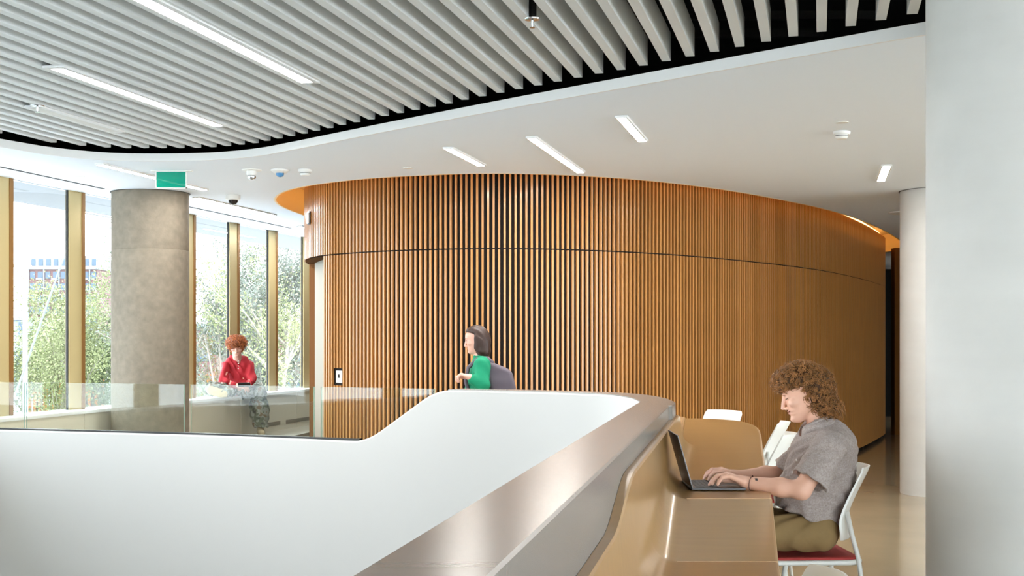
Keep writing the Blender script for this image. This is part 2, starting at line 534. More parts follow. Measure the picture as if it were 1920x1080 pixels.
# backing wall behind the slats (upper all round, lower without the portal)
back = offset_path(drum, 0.020, closed=True)
back_n = np.vstack([back, back[:1]])
m_ = MB()
m_.strip([(p[0], p[1], J_Z) for p in back_n], [(p[0], p[1], CEIL + 0.12) for p in back_n])
lo_idx = [i for i in range(len(back)) if not (back[i, 0] < -1.80 and 12.6 < back[i, 1] < 14.9)]
start = max(lo_idx.index(i) for i in lo_idx if i < 30) + 1 if any(i < 30 for i in lo_idx) else 0
order = [i for i in lo_idx if i >= 30] + [i for i in lo_idx if i < 30]
m_.strip([(back[i, 0], back[i, 1], 0.0) for i in order], [(back[i, 0], back[i, 1], J_Z) for i in order])
m_.build('backing', M['slat_back'], drum_wall, smooth=True)
# portal at the left end: jamb, door panel, head
pj = [px(580, 700, 14.1), px(592.5, 700, 13.75)]
def upright(name, a, b2, z0, z1, th, material, parent):
    a = Vector((a.x, a.y, 0)); b2 = Vector((b2.x, b2.y, 0)); t = (b2 - a); n = Vector((-t.y, t.x, 0)).normalized()
    m = MB().obox((a + b2)/2 + n*th/2 + Vector((0, 0, (z0+z1)/2)), t/2, n*th/2, Vector((0, 0, (z1-z0)/2)))
    return m.build(name, material, parent)
upright('jamb', px(580, 700, 14.2), px(592.5, 700, 14.0), 0, J_Z, 0.12, M['jamb'], drum_wall)
door = upright('door_1', px(590, 700, 14.05), px(612, 700, 13.2), 0, J_Z, 0.06, M['door'], None); tag(door, kind='structure')
top_in = offset_path(drum, 0.25, closed=True)
ci = [i for i in range(15, 45)]
m_ = MB()
m_.strip([(drum[i,0], drum[i,1], J_Z - 0.004) for i in ci], [(top_in[i,0], top_in[i,1], J_Z - 0.004) for i in ci])
m_.strip([(drum[i,0], drum[i,1], J_Z + 0.006) for i in ci], [(top_in[i,0], top_in[i,1], J_Z + 0.006) for i in ci])
m_.build('portal_head', M['jamb'], drum_wall)
# plinth
pl_path = [back[i] for i in order]
m_ = MB(); m_.strip([(p[0], p[1], 0.0) for p in pl_path], [(p[0], p[1], 0.06) for p in pl_path]); m_.build('plinth', M['gasket'], drum_wall)
# cove above the drum: lip, lid and warm led line
tag(ring('trim_2', drum_hole, CEIL - 0.002, CEIL + 0.30, -0.02, M['cove']), kind='structure')
tag(slab('ceiling_cove', [tuple(p) for p in offset_path(drum, -0.4, closed=True)], [], CEIL + 0.30, CEIL + 0.33, M['cove']), kind='structure')
led = offset_path(drum, 0.07, closed=True)
led_o = MB().tube([(p[0], p[1], CEIL + 0.165) for p in np.vstack([led, led[:1]])], 0.02, 6, cap=False).build('cove_lamp', M['cove_led'])
tag(led_o, 'warm glowing light line in the ceiling cove around the slatted drum', 'cove lamp')

# ---------------- windows on the left
B_G = 7.54; Z_M0 = FPX * B_G / (1536 - 126); PITCH = FPX * B_G * 6.44e-5; M_W = 0.27
SILL = 0.846; B_F = 7.30
def wp(b, z, h): return Vector((TANW*z - b, z, h))
n = 1
for k in range(-15, 8):
    z0 = Z_M0 + PITCH * k
    if z0 > 21: break
    w = empty('window_%d' % n, wp(B_G, z0, SILL)); tag(w, kind='structure'); n += 1
    c = (wp(B_G, z0 + M_W, 0) + wp(B_G, z0 + PITCH, 0)) / 2
    hz = (CEIL + SILL) / 2; hh = (CEIL - SILL) / 2
    MB().obox(c + Vector((0, 0, hz)), WDIR * ((PITCH - M_W)/2/WDIR.y + 0.005), WNOR * 0.006, Vector((0, 0, hh))).build('pane', M['glass'], w)
    zw = 0.215
    c = (wp(B_G, z0, 0) + wp(B_G, z0 + zw, 0)) / 2
    MB().obox(c + WNOR * 0.0 + Vector((0, 0, hz)), WDIR * (zw/2/WDIR.y), WNOR * 0.022, Vector((0, 0, hh))).build('mullion', M['mullion'], w)
    c = (wp(B_G, z0 + zw, 0) + wp(B_G, z0 + M_W, 0)) / 2
    MB().obox(c + WNOR * 0.01 + Vector((0, 0, hz)), WDIR * ((M_W-zw)/2/WDIR.y), WNOR * 0.02, Vector((0, 0, hh))).build('mullion_edge', M['bronze'], w)
    c = wp(B_G, z0 - 0.006, 0)
    MB().obox(c + Vector((0, 0, hz)), WDIR * 0.006, WNOR * 0.012, Vector((0, 0, hh))).build('gasket', M['gasket'], w)
# wall under the windows and the sill bench
sill = empty('trim_3', wp(B_F, 14, 0)); tag(sill, kind='structure')
def along(z0, z1, b0, b1, h0, h1):
    m = MB()
    m.add([wp(b1, z0, h0), wp(b0, z0, h0), wp(b0, z1, h0), wp(b1, z1, h0), wp(b1, z0, h1), wp(b0, z0, h1), wp(b0, z1, h1), wp(b1, z1, h1)],
          [(3,2,1,0),(4,5,6,7),(0,1,5,4),(1,2,6,5),(2,3,7,6),(3,0,4,7)])
    return m
ZP = Z_M0 - 1.4
k = 0
zz = -6.0
edges = [-6.0, -2, 2, 6, 9.0, 11.0]
pz = 11.0
while pz < 21: pz += 1.72; edges.append(pz)
for a, b2 in zip(edges[:-1], edges[1:]):
    along(a + 0.006, b2 - 0.006, B_F, B_G + 0.1, 0.28 if a > 9 else -0.3, SILL - 0.03).build('front_panel', M['sill'], sill)
    along(a + 0.006, b2 - 0.006, B_F - 0.012, B_G + 0.1, SILL - 0.03, SILL).build('sill_board', M['sill_top'], sill)
along(-6, 21, B_F + 0.02, B_G + 0.12, -0.3, SILL - 0.032).build('backing', M['grille'], sill)
for x_ in (492, 536, 560):
    za = FPX*B_F/(1536-x_); along(za, za + 0.55, B_F - 0.004, B_F + 0.01, 0.40, 0.45).build('vent_grille', M['grille'], sill)
tag(along(-7, 28, B_G - 0.06, B_G + 0.15, -0.6, 0.0).build('wall_left_lower', M['white']), kind='structure')
tag(along(-7, 28, B_G - 0.01, B_G + 0.01, -4.1, -0.6).build('window_41', M['glass']), kind='structure')  # unseen lower glazing, added so daylight reaches the ceiling from below
# slab edge and overhang outside
tag(along(-8, 28.5, B_G + 0.06, 8.75, CEIL, CEIL + 0.25).build('roof_overhang', M['conc_out']), kind='structure')
tag(along(-7, 28, B_G - 0.02, B_G + 0.06, CEIL + 0.0, CEIL + 1.02).build('wall_left_upper', M['white']), kind='structure')

# linear diffuser slot in the ceiling
for za, zb, lab in ((5, 12.7, 'thin dark linear air slot in the ceiling left of the warm column'), (13.6, 17.2, 'thin dark linear air slot in the ceiling right of the warm column')):
    d_ = along(za, zb, 7.085, 7.115, CEIL - 0.005, CEIL - 0.0005).build('air_slot', M['gasket'])
    tag(d_, lab, 'air diffuser', 'linear air slots')

# ---------------- other walls
tag(MB().box((10.6, 8.4, 0), (10.9, 28, CEIL)).build('wall_right', M['white']), kind='structure')
wf = MB()
wf.box((6.25, 20.9, 0), (10.7, 21.1, CEIL))
tag(wf.build('wall_corridor', M['jamb']), kind='structure')
wf = MB(); wf.box((-1.5, 27.4, 0), (10.7, 27.6, CEIL)); tag(wf.build('wall_far', M['jamb']), kind='structure')
tag(MB().box((6.0, 25.9, 0), (8.5, 26.0, 2.98)).build('door_2', M['black']), kind='structure')
# rear wall (behind the viewer); unseen glazing added here and at right for daylight
tag(MB().box((-9.6, -7.0, -4.1), (-2.0, -6.8, CEIL)).build('wall_rear', M['white']), kind='structure')
tag(MB().box((-2.0, -7.0, -4.1), (11, -6.8, 0.0)).build('wall_rear_lower', M['white']), kind='structure')
wr = empty('window_40', (4, -6.9, 0)); tag(wr, kind='structure')
for x in np.arange(-2.0, 10.6, 1.5):
    MB().box((x, -6.98, 0), (x + 0.14, -6.84, CEIL)).build('mullion', M['mullion'], wr)
    MB().box((x + 0.14, -6.92, 0), (x + 1.5, -6.90, CEIL)).build('pane', M['glass'], wr)
wr = empty('window_42', (10.75, 0, 0)); tag(wr, kind='structure')  # unseen right-hand glazing, added to brighten the near room
for y in np.arange(-6.6, 7.4, 1.5):
    MB().box((10.68, y, 0), (10.82, y + 0.14, CEIL)).build('mullion', M['mullion'], wr)
    MB().box((10.74, y + 0.14, 0), (10.76, y + 1.5, CEIL)).build('pane', M['glass'], wr)
# ================================================================ COLUMNS
def column(name, label, cx, cy, r, z0, joint, m, collar=True):
    e = empty(name, (cx, cy, z0)); tag(e, label, 'column', 'round concrete columns')
    n = 64
    hi = CEIL - 0.002 if collar else CEIL + 1.0
    if joint:
        o = MB().lathe((cx, cy, 0), [(r*0.995, z0), (r, z0 + 0.01), (r, joint - 0.004), (r - 0.006, joint)], n).build('lower_pour', m, e); auto_smooth(o, 30)
        o = MB().lathe((cx, cy, 0), [(r - 0.004, joint), (r - 0.002, joint + 0.004), (r - 0.002, hi)], n).build('upper_pour', m, e); auto_smooth(o, 30)
    else:
        o = MB().lathe((cx, cy, 0), [(r*0.996, z0), (r, z0 + 0.01), (r, hi)], n).build('shaft', m, e); auto_smooth(o, 30)
    if collar:
        o = MB().lathe((cx, cy, 0), [(r + 0.012, CEIL - 0.001), (r + 0.012, CEIL - 0.004)], n).build('shadow_gap', M['gasket'], e)
    return e
column('concrete_column', 'warm brown-grey round concrete column standing by the tall windows', -3.70, 13.1, 0.387, 0.33, EYE + 0.91, M['conc_warm'])
column('concrete_column', 'pale round concrete column on the polished floor behind the big white one', 4.315, 12.9, 0.39, 0.0, None, M['conc_light'])
column('concrete_column', 'big near-white concrete column cropped by the right edge of the picture', 2.235, 5.55, 0.42, 0.0, None, M['conc_light'], False)

# ================================================================ BALUSTRADE ROUND THE VOID
CAP = 1.19; UP = 0.80
def sstep(a, b, t):
    t = min(1, max(0, (t - a) / (b - a))); return t*t*(3-2*t)
def top_h(p):
    """height of the wall above the floor along the far side"""
    x, y = p
    if y < 8.0: return CAP
    t = (x + 1.18) / (1.18 - 0.44)
    t = min(1, max(0, t))
    f = float(np.mean(np.clip((t + np.linspace(-.14, .14, 15) - .14) / .72, 0, 1)))
    return UP + (CAP - UP) * f
fine = resample(void_path, 0.04)
bal = empty('balustrade', (0.7, 7.5, 0)); tag(bal, 'white solid parapet curving round the open void with a brushed steel top', 'balustrade')
inner = fine; outer = offset_path(fine, 0.205)
hs = np.array([top_h(p) for p in fine])
mid = offset_path(fine, 0.10)
full = hs > CAP - 0.002
first_full = int(np.argmax(full))
# white wall: inner face, top, outer face
m_ = MB()
P = lambda q, h: [(p[0], p[1], hh) for p, hh in zip(q, h)]
eps = 0.012
m_.strip(P(inner, hs*0 - 0.002), P(inner, hs - eps))
rnd = offset_path(fine, eps)
m_.strip(P(inner, hs - eps), P(rnd, hs))
m_.strip(P(rnd, hs), P(offset_path(fine, 0.16), hs))
m_.strip(P(offset_path(fine, 0.16), hs), P(offset_path(fine, 0.16), hs*0))
o = m_.build('parapet_wall', M['white'], bal); fix_normals(o); auto_smooth(o, 35)
# steel cap and outer cladding where the parapet is full height
sl = slice(first_full, len(fine))
ic = offset_path(fine, 0.012)[sl]; oc = outer[sl]
# straighten the outer line of the long near side
oc = np.array([[near_out(p[1]), p[1]] if p[1] < 6.9 else [p[0], p[1]] for p in oc])
hc = hs[sl]
m_ = MB()
m_.strip(P(ic, hc + 0.001), P(ic, hc + 0.006)); m_.strip(P(ic, hc + 0.006), P(oc, hc + 0.006))
oc2 = offset_path(oc, 0.006)
m_.strip(P(oc, hc + 0.006), P(oc2, hc)); m_.strip(P(oc2, hc), P(oc2, hc*0 + 0.0))
m_.strip(P(oc[:2]*1.0, hc[:2]*0), P(oc[:2], hc[:2]))
o = m_.build('steel_cap', M['steel'], bal); fix_normals(o); auto_smooth(o, 30)

# glass guard on the low part of the parapet
guard = empty('glass_guard', (-2.5, 10.2, UP)); tag(guard, 'clear glass guard panels standing on the low white parapet by the windows', 'glass guard')
gl_path = offset_path(fine, 0.05)
gx = gl_path[:, 0]
cuts = [-5.2, -4.03, -2.56, -1.46, -0.52]
for a, b2 in zip(cuts[:-1], cuts[1:]):
    idx = [i for i in range(len(gl_path)) if a - 0.02 <= gx[i] <= b2 and gl_path[i, 1] > 8.5]
    if len(idx) < 3: continue
    q = gl_path[idx]; hb = hs[idx] - 0.02
    # trim the ends a little so that the joints show
    q = q.copy(); d = (q[1]-q[0]); q[0] += d*0.3; q[-1] -= (q[-1]-q[-2])*0.3
    q2 = offset_path(q, 0.012)
    m_ = MB(); H = [CAP + 0.005]*len(q)
    m_.strip(P(q, hb), P(q, H)); m_.strip(P(q2, hb), P(q2, H))
    pane = m_.build('pane', M['guard'], guard)
    e_ = MB()
    e_.strip(P(q, H), P(q2, H)); 
    for j in (0, -1):
        e_.add([(q[j][0], q[j][1], hb[j]), (q2[j][0], q2[j][1], hb[j]), (q2[j][0], q2[j][1], H[j]), (q[j][0], q[j][1], H[j])], [(0, 1, 2, 3)])
    e_.build('glass_edge', M['guard_edge'], pane)
idx = [i for i in range(len(gl_path)) if gx[i] < -1.1 and gl_path[i, 1] > 8.5]
q = offset_path(fine, 0.035)[idx]; q2 = offset_path(fine, 0.08)[idx]
m_ = MB(); h0 = hs[idx]
m_.strip(P(q, h0 - 0.001), P(q, h0 + 0.014)); m_.strip(P(q, h0 + 0.014), P(q2, h0 + 0.014)); m_.strip(P(q2, h0 + 0.014), P(q2, h0 - 0.001))
m_.build('base_channel', M['dark_plastic'], guard)

# ================================================================ DESK
def tab_h(z):
    if z < 4.64: return 0.746
    if z < 5.48: return 0.746 + (0.87 - 0.746) * (z - 4.64) / (5.48 - 4.64)
    if z < 6.4: return 0.87
    return 0.87 + 0.13 * sstep(6.4, 8.9, z)
def rim_h(z):
    h = 1.008 + (1.118 - 1.008) * sstep(3.5, 4.2, z)
    if z > 7.35: h = h + (tab_h(z) + 0.012 - h) * sstep(7.35, 7.75, z)
    return h
def desk_left(z):
    if z < 7.4: return near_out(z) + 0.007
    return near_out(7.4) + 0.007 + (z - 7.4) * 0.15
def desk_right(z):
    x = 0.15 + 0.176 * z
    if z > 7.9:
        t = min(1, (z - 7.9) / 1.06); x = 1.22 + (x - 1.22) * math.sqrt(max(0, 1 - t**2.6))
    return max(x, desk_left(z) + 0.02)
desk = empty('built_in_desk', (0.9, 5.5, 0)); tag(desk, 'long stepped wooden worktop built along the back of the white parapet', 'desk')
zs = sorted(set(list(np.linspace(2.4, 8.955, 110)) + [4.64, 5.48, 8.9, 8.93]))
prof = []
for z in zs:
    l = desk_left(z); r = desk_right(z); t = tab_h(z); h = max(rim_h(z), t + 0.006)
    R = min(0.10, (h - t) * 0.8, max(0.005, (r - l - 0.06) * 0.5))
    row = [(l, z, t - 0.045), (l, z, h), (l + 0.028, z, h), (l + 0.034, z, h - 0.006)]
    xb = l + 0.040 + 0.10 * (h - t - R) * 0.5
    for a in np.linspace(0, math.pi/2, 9):
        row.append((xb + R * (1 - math.cos(a)), z, t + R * (1 - math.sin(a))))
    row += [(max(r - 0.012, xb + R + 0.001), z, t), (r - 0.003, z, t - 0.003), (r, z, t - 0.012), (r, z, t - 0.045)]
    prof.append(row)
n = len(prof[0]); V = [p for row in prof for p in row]; F = []
for i in range(len(prof) - 1):
    for j in range(n):
        a = i*n + j; b2 = i*n + (j+1) % n
        F.append((a, b2, b2 + n, a + n))
F.append(tuple(range(n))); F.append(tuple(reversed([(len(prof)-1)*n + j for j in range(n)])))
o = mk('worktop', V, F, [M['desk'], M['desk_rim']], desk); fix_normals(o)
nq = len(prof) - 1
for i, f in enumerate(o.data.polygons):
    if i < nq*n and (i % n) in (0, 1, 2): f.material_index = 1
    if i < nq*n and (i % n) in (n-3, n-2, n-4): f.material_index = 1
auto_smooth(o, 24)
bm = bmesh.new(); bm.from_mesh(o.data)
for e_ in bm.edges:
    ys = [v.co.y + 5.5 for v in e_.verts]
    if abs(ys[0] - ys[1]) < 1e-4 and (abs(ys[0] - 4.64) < 1e-3 or abs(ys[0] - 5.48) < 1e-3) and max(v.co.z for v in e_.verts) < tab_h(ys[0]) + 0.004: e_.smooth = False
bm.to_mesh(o.data); bm.free()
for z in (4.64, 5.48):
    x0_, x1_ = desk_left(z) + 0.15, desk_right(z) - 0.004
    MB().box((x0_, z - 0.0035, tab_h(z) - 0.004), (x1_, z + 0.0035, tab_h(z) + 0.0012)).build('seam', M['desk_rim'], desk)
for z in (2.9, 4.3, 5.1, 6.9, 8.2):
    m_ = MB().box((desk_left(z) + 0.012, z - 0.02, 0.0), (desk_left(z) + 0.35, z + 0.02, tab_h(z) - 0.05)); m_.build('support_panel', M['desk_rim'], desk)

# ================================================================ CHAIRS
def make_chair(seat_h, label):
    c = empty('side_chair'); tag(c, label, 'chair', 'white chairs at the built-in desk')
    w, d = 0.215, 0.215
    # seat pad: rounded square with a gentle dish
    def rr(sx, sy, rad, n=6):
        pts = []
        for (qx, qy, a0) in ((sx-rad, sy-rad, 0), (-sx+rad, sy-rad, 90), (-sx+rad, -sy+rad, 180), (sx-rad, -sy+rad, 270)):
            for k in range(n+1):
                a = math.radians(a0 + 90*k/n); pts.append((qx+rad*math.cos(a), qy+rad*math.sin(a)))
        return pts
    rings = [(1.0, -0.022), (1.02, -0.008), (0.99, 0.0), (0.8, -0.003), (0.4, -0.008)]
    m = MB(); base = rr(d, w, 0.07)
    for s, z in rings: m.v += [(x*s, y*s, seat_h + z) for x, y in base]
    k = len(base)
    for i in range(len(rings)-1):
        for j in range(k): m.f.append((i*k+j, i*k+(j+1) % k, (i+1)*k+(j+1) % k, (i+1)*k+j))
    m.f.append(tuple(reversed(range(k)))); m.f.append(tuple((len(rings)-1)*k+j for j in range(k)))
    m.build('seat', M['chair_red'], c, smooth=True, local=True)
    rim = rr(d + 0.012, w + 0.012, 0.08)
    MB().tube([(x, y, seat_h - 0.022) for x, y in rim + rim[:1]], 0.0125, 8, cap=False).build('seat_frame', M['chair_frame'], c, smooth=True, local=True)
    # backrest: curved shell, thick, narrowing slightly to the top
    prof_b = catmull([(0.205, 0.07), (0.193, 0.125), (0.197, 0.18), (0.226, 0.25), (0.268, 0.33), (0.306, 0.400)], 5)
    nb = 14; V = []; F = []
    for side in (0, 1):
        for (xx, zz) in prof_b:
            t_ = (zz - 0.07) / 0.33
            hw = 0.205 - 0.012*t_ - 0.03*max(0, 0.12 - t_)/0.12 - 0.015*max(0, t_ - 0.93)/0.07
            for j in range(nb+1):
                u = -1 + 2*j/nb
                V.append((xx - 0.072*abs(u)**2.4 + 0.014*(1-t_*0.4)*side, u*hw, seat_h + zz))
    L_ = len(prof_b); off = L_*(nb+1)
    for i in range(L_-1):
        for j in range(nb):
            a = i*(nb+1)+j; q = (a, a+1, a+nb+2, a+nb+1); F.append(q); F.append(tuple(off+v for v in reversed(q)))
    for i in range(L_-1):
        for j in (0, nb):
            a = i*(nb+1)+j; F.append((a, a+nb+1, off+a+nb+1, off+a))
    for j in range(nb):
        for i in (0, L_-1):
            a = i*(nb+1)+j; F.append((a, a+1, off+a+1, off+a))
    o = mk('backrest', V, F, M['chair_white'], c, local=True); fix_normals(o); auto_smooth(o, 45)
    for sy in (-1, 1):
        y = sy*(w + 0.012)
        # rear leg runs up into the side of the back shell
        MB().tube([(0.165, sy*0.175, seat_h + 0.20), (0.178, sy*0.205, seat_h + 0.10), (0.20, y, seat_h), (0.235, y*1.04, seat_h*0.55), (0.275, y*1.06, 0.0)], 0.0115, 8).build('leg', M['chair_frame'], c, smooth=True, local=True)
        MB().tube([(-0.13, y, seat_h - 0.03), (-0.18, y*1.03, seat_h*0.5), (-0.225, y*1.06, 0.0)], 0.0115, 8).build('leg', M['chair_frame'], c, smooth=True, local=True)
    MB().tube([(-0.185, -w*1.06, seat_h*0.5), (-0.185, w*1.06, seat_h*0.5)], 0.009, 8).build('stretcher', M['chair_frame'], c, smooth=True, local=True)
    for sy in (-1, 1):
        MB().tube([(-0.150, sy*w*1.07, seat_h - 0.062), (-0.34, sy*w*0.9, seat_h - 0.062)] if False else [(-0.19, sy*w*1.09, seat_h*0.42), (0.245, sy*w*1.1, seat_h*0.42)], 0.008, 8).build('side_stretcher', M['chair_frame'], c, smooth=True, local=True)
    return c
def copy_thing(root, loc, rz, label):
    r = root.copy(); COL.objects.link(r); r.location = loc; r.rotation_euler = (0, 0, rz); r['label'] = label
    for ch in list(root.children):
        q = ch.copy(); COL.objects.link(q); q.parent = r
    return r
SEAT = 0.570
chair = make_chair(SEAT, 'white chair with a red seat pad under the young man at the laptop')
chair.location = (1.345, 5.97, 0); chair.rotation_euler = (0, 0, math.radians(3))
copy_thing(chair, (1.465, 8.02, 0), math.radians(-15), 'empty white chair at the desk edge directly behind the young man')
copy_thing(chair, (1.66, 9.10, 0), math.radians(-15), 'empty white chair farther behind, beside the rounded far corner of the desk')
copy_thing(chair, (1.56, 10.35, 0), math.radians(40), 'lone white chair past the far end of the desk before the slatted drum')
near_chair = make_chair(0.45, 'white chair at the bottom edge of the picture, only its back top showing')
near_chair.location = (0.685, 3.84, 0); near_chair.rotation_euler = (0, 0, math.radians(-4))

# ================================================================ LAPTOP
LZ = 0.8705
lap = empty('laptop', (0.94, 5.93, LZ)); tag(lap, 'slim dark grey open laptop on the wooden desk', 'laptop')
hx, y0, y1 = 0.808, 5.752, 6.085
m_ = MB().box((hx, y0, LZ + 0.002), (hx + 0.245, y1, LZ + 0.014)); base = m_.build('base', M['dark_grey'], lap)
bv = base.modifiers.new('bevel', 'BEVEL'); bv.width = 0.004; bv.segments = 2
keys = mat('laptop_keys', (26, 26, 30), 0.5)
kb = MB().box((hx + 0.022, y0 + 0.02, LZ + 0.0141), (hx + 0.128, y1 - 0.02, LZ + 0.0148)).build('keyboard', M['dark_plastic'], lap)
for r_ in range(5):
    for c_ in range(13):
        ky = y0 + 0.026 + c_*0.0217; kx = hx + 0.026 + r_*0.0202
        MB().box((kx, ky, LZ + 0.0149), (kx + 0.0165, ky + 0.018, LZ + 0.0165)).build('key', keys, kb)
MB().box((hx + 0.148, y0 + 0.10, LZ + 0.0141), (hx + 0.232, y1 - 0.10, LZ + 0.0147)).build('trackpad', mat('trackpad', (70, 68, 70), 0.3), lap)
ldir = Vector((-0.27, 0, 0.963)).normalized(); lnor = Vector((ldir.z, 0, -ldir.x))
lc = Vector((hx + 0.003, (y0+y1)/2, LZ + 0.012)) + ldir*0.124
lid = MB().obox(lc, ldir*0.124, Vector((0, (y1-y0)/2, 0)), lnor*0.003).build('lid', M['dark_grey'], lap)
bv = lid.modifiers.new('bevel', 'BEVEL'); bv.width = 0.002; bv.segments = 2
MB().obox(lc + lnor*0.0034, ldir*0.112, Vector((0, (y1-y0)/2 - 0.008, 0)), lnor*0.0004).build('screen', mat('laptop_screen', (200, 205, 215), 0.3, emit=(220, 228, 240), estr=0.7), lid)
MB().obox(lc - lnor*0.0032 , ldir*0.016, Vector((0, 0.006, 0)), lnor*0.0003).build('logo', mat('logo_metal', (150, 142, 130), 0.25, 0.8), lid)
MB().tube([(hx + 0.001, y0 + 0.03, LZ + 0.011), (hx + 0.001, y1 - 0.03, LZ + 0.011)], 0.005, 8).build('hinge', M['dark_plastic'], lap)

# ================================================================ CEILING DEVICES
def dev(name, label, cat, x, y, parts, h=1.50, group=None):
    z = h * FPX / (HOR - y); p = Vector(((x - 960)/FPX*z, z, EYE + h))
    e = empty(name, p); tag(e, label, cat, group)
    for pn, prof, m in parts:
        o = MB().lathe(p, prof, 24).build(pn, m, e); auto_smooth(o, 40)
    return e, p
smoke = [('base', [(0.062, 0.0), (0.062, -0.014), (0.056, -0.022)], M['device']), ('chamber', [(0.045, -0.02), (0.045, -0.04), (0.036, -0.052), (0.01, -0.055)], M['device']),
         ('vent', [(0.047, -0.030), (0.047, -0.034)], M['device_dark'])]
dev('smoke_detector', 'white smoke detector in the soffit right of the short lamps', 'smoke detector', 1578, 247, smoke, group='smoke detectors')
dev('smoke_detector', 'white smoke detector beside the blue-domed sensor', 'smoke detector', 572, 318, smoke, group='smoke detectors')
dev('motion_sensor', 'round white ceiling sensor with a blue dome', 'sensor', 525, 318.5, [('housing', [(0.082, 0.0), (0.080, -0.012), (0.055, -0.03)], M['device']), ('dome', [(0.036, -0.028), (0.034, -0.045), (0.024, -0.058), (0.006, -0.064)], M['device_blue'])])
e, p = dev('ceiling_camera', 'white ceiling camera with a clear ball lens, leftmost of the three devices', 'camera', 472, 318.5, [('plate', [(0.088, 0.0), (0.088, -0.006), (0.07, -0.012)], M['device']), ('body', [(0.045, -0.01), (0.045, -0.04), (0.04, -0.05)], M['device']),
     ('lens_ball', [(0.036, -0.05), (0.038, -0.064), (0.03, -0.082), (0.01, -0.09)], M['chrome'])])
dev('dome_camera', 'white ceiling camera with a dark dome below a linear lamp', 'camera', 437, 366, [('housing', [(0.075, 0.0), (0.078, -0.015), (0.076, -0.045), (0.055, -0.055)], M['device']), ('dome', [(0.050, -0.054), (0.046, -0.075), (0.03, -0.094), (0.008, -0.1)], M['device_dark'])])
plate = [('plate', [(0.044, 0.0), (0.044, -0.004), (0.034, -0.006)], M['device'])]
dev('cover_plate', 'small round white cover plate above the right-hand smoke detector', 'cover plate', 1579, 229, plate, group='round cover plates')
dev('cover_plate', 'small round white cover plate above the left part of the drum', 'cover plate', 765, 315, plate, group='round cover plates')
dev('cover_plate', 'small round white cover plate above the leftmost windows', 'cover plate', 150, 331, plate, group='round cover plates')
dev('cover_plate', 'small round white cover plate between the air slot and the lamp', 'cover plate', 466, 403, plate, group='round cover plates')
dev('ceiling_disc', 'flat white ceiling disc beside the pale column', 'access point', 1697, 398, [('rim', [(0.19, 0.0), (0.19, -0.012), (0.15, -0.02)], M['device'])])
spr = lambda s: [('escutcheon', [(0.040*s, 0.0), (0.038*s, -0.006), (0.015*s, -0.010)], M['chrome']), ('frame', [(0.008*s, -0.01), (0.006*s, -0.03), (0.004*s, -0.042)], M['chrome']), ('deflector', [(0.014*s, -0.042), (0.014*s, -0.046)], M['chrome']),
     ('pipe', [(0.021*s, 0.35), (0.021*s, 0.0)], M['black'])]
dev('sprinkler', 'chrome sprinkler head hanging between the baffles near the top edge', 'sprinkler', 998, 35, spr(1.0), 1.60, 'sprinklers')
dev('sprinkler', 'chrome sprinkler head between the baffles near the left edge', 'sprinkler', 70, 198, spr(1.2), 1.60, 'sprinklers')

# exit sign: edge-lit green panel hung from the soffit
zs_ = 11.36; sx0, sx1, sy0, sy1 = 292, 350, 321.5, 353.5
A = px(sx0, sy1, zs_); B = px(sx1, sy0, zs_)
sign = empty('exit_sign', ((A.x+B.x)/2, zs_, CEIL)); tag(sign, 'blank green exit sign panel with a white edge hanging from the ceiling', 'exit sign')
mg = bpy.data.materials.new('sign_green'); mg.use_nodes = True; nt = mg.node_tree; bs = nt.nodes['Principled BSDF']
bs.inputs['Base Color'].default_value = (*lin((0, 128, 104)), 1); bs.inputs['Roughness'].default_value = 0.15
bs.inputs['Emission Color'].default_value = (*lin((0, 130, 105)), 1); bs.inputs['Emission Strength'].default_value = 0.16; bs.inputs['Alpha'].default_value = 0.975
MB().box((A.x + 0.008, zs_ - 0.006, A.z + 0.008), (B.x - 0.008, zs_ + 0.006, B.z - 0.004)).build('green_panel', mg, sign)
fr = MB(); t_ = 0.008
fr.box((A.x, zs_ - 0.008, A.z), (B.x, zs_ + 0.008, A.z + t_)); fr.box((A.x, zs_ - 0.008, B.z - t_/2), (B.x, zs_ + 0.008, B.z))
fr.box((A.x, zs_ - 0.008, A.z), (A.x + t_, zs_ + 0.008, B.z)); fr.box((B.x - t_, zs_ - 0.008, A.z), (B.x, zs_ + 0.008, B.z))
fr.build('edge_frame', M['device'], sign)
MB().box((A.x - 0.04, zs_ - 0.03, B.z), (B.x + 0.05, zs_ + 0.03, CEIL)).build('canopy_plate', M['device'], sign)

# card reader in the drum niche, and the small plate on the upper slats
def on_drum(xpix, off):
    i = int(np.argmin(np.abs(scr - xpix) + (path[:, 1] > 14.2) * 1000)); return Vector((path[i, 0] + nor[i, 0]*off, path[i, 1] + nor[i, 1]*off, 0)), Vector((tang[i, 0], tang[i, 1], 0)), Vector((nor[i, 0], nor[i, 1], 0))
p, t, nn = on_drum(634, -0.02)
cr = empty('card_reader', (p.x, p.y, 1.10)); tag(cr, 'small grey card reader recessed in a niche between the slats', 'card reader')
MB().obox(p + Vector((0, 0, 1.185)), t*0.05, nn*0.012, Vector((0, 0, 0.06))).build('body', M['device'], cr)
MB().obox(p + nn*0.0125 + Vector((0, 0, 1.19)), t*0.012, nn*0.002, Vector((0, 0, 0.018))).build('lens', M['device_dark'], cr)
p, t, nn = on_drum(584, 0.012)
wc = empty('wall_plate', (p.x, p.y, 2.85)); tag(wc, 'narrow white plate on the upper slats at the left end of the drum', 'plate')
zz_ = EYE + 228/ FPX * p.y
MB().obox(p + nn*0.02 + Vector((0, 0, zz_)), t*0.045, nn*0.008, Vector((0, 0, 0.055))).build('face', M['device'], wc)
MB().obox(p + nn*0.012 + Vector((0, 0, zz_)), t*0.05, nn*0.006, Vector((0, 0, 0.068))).build('backplate', M['device_dark'], wc)
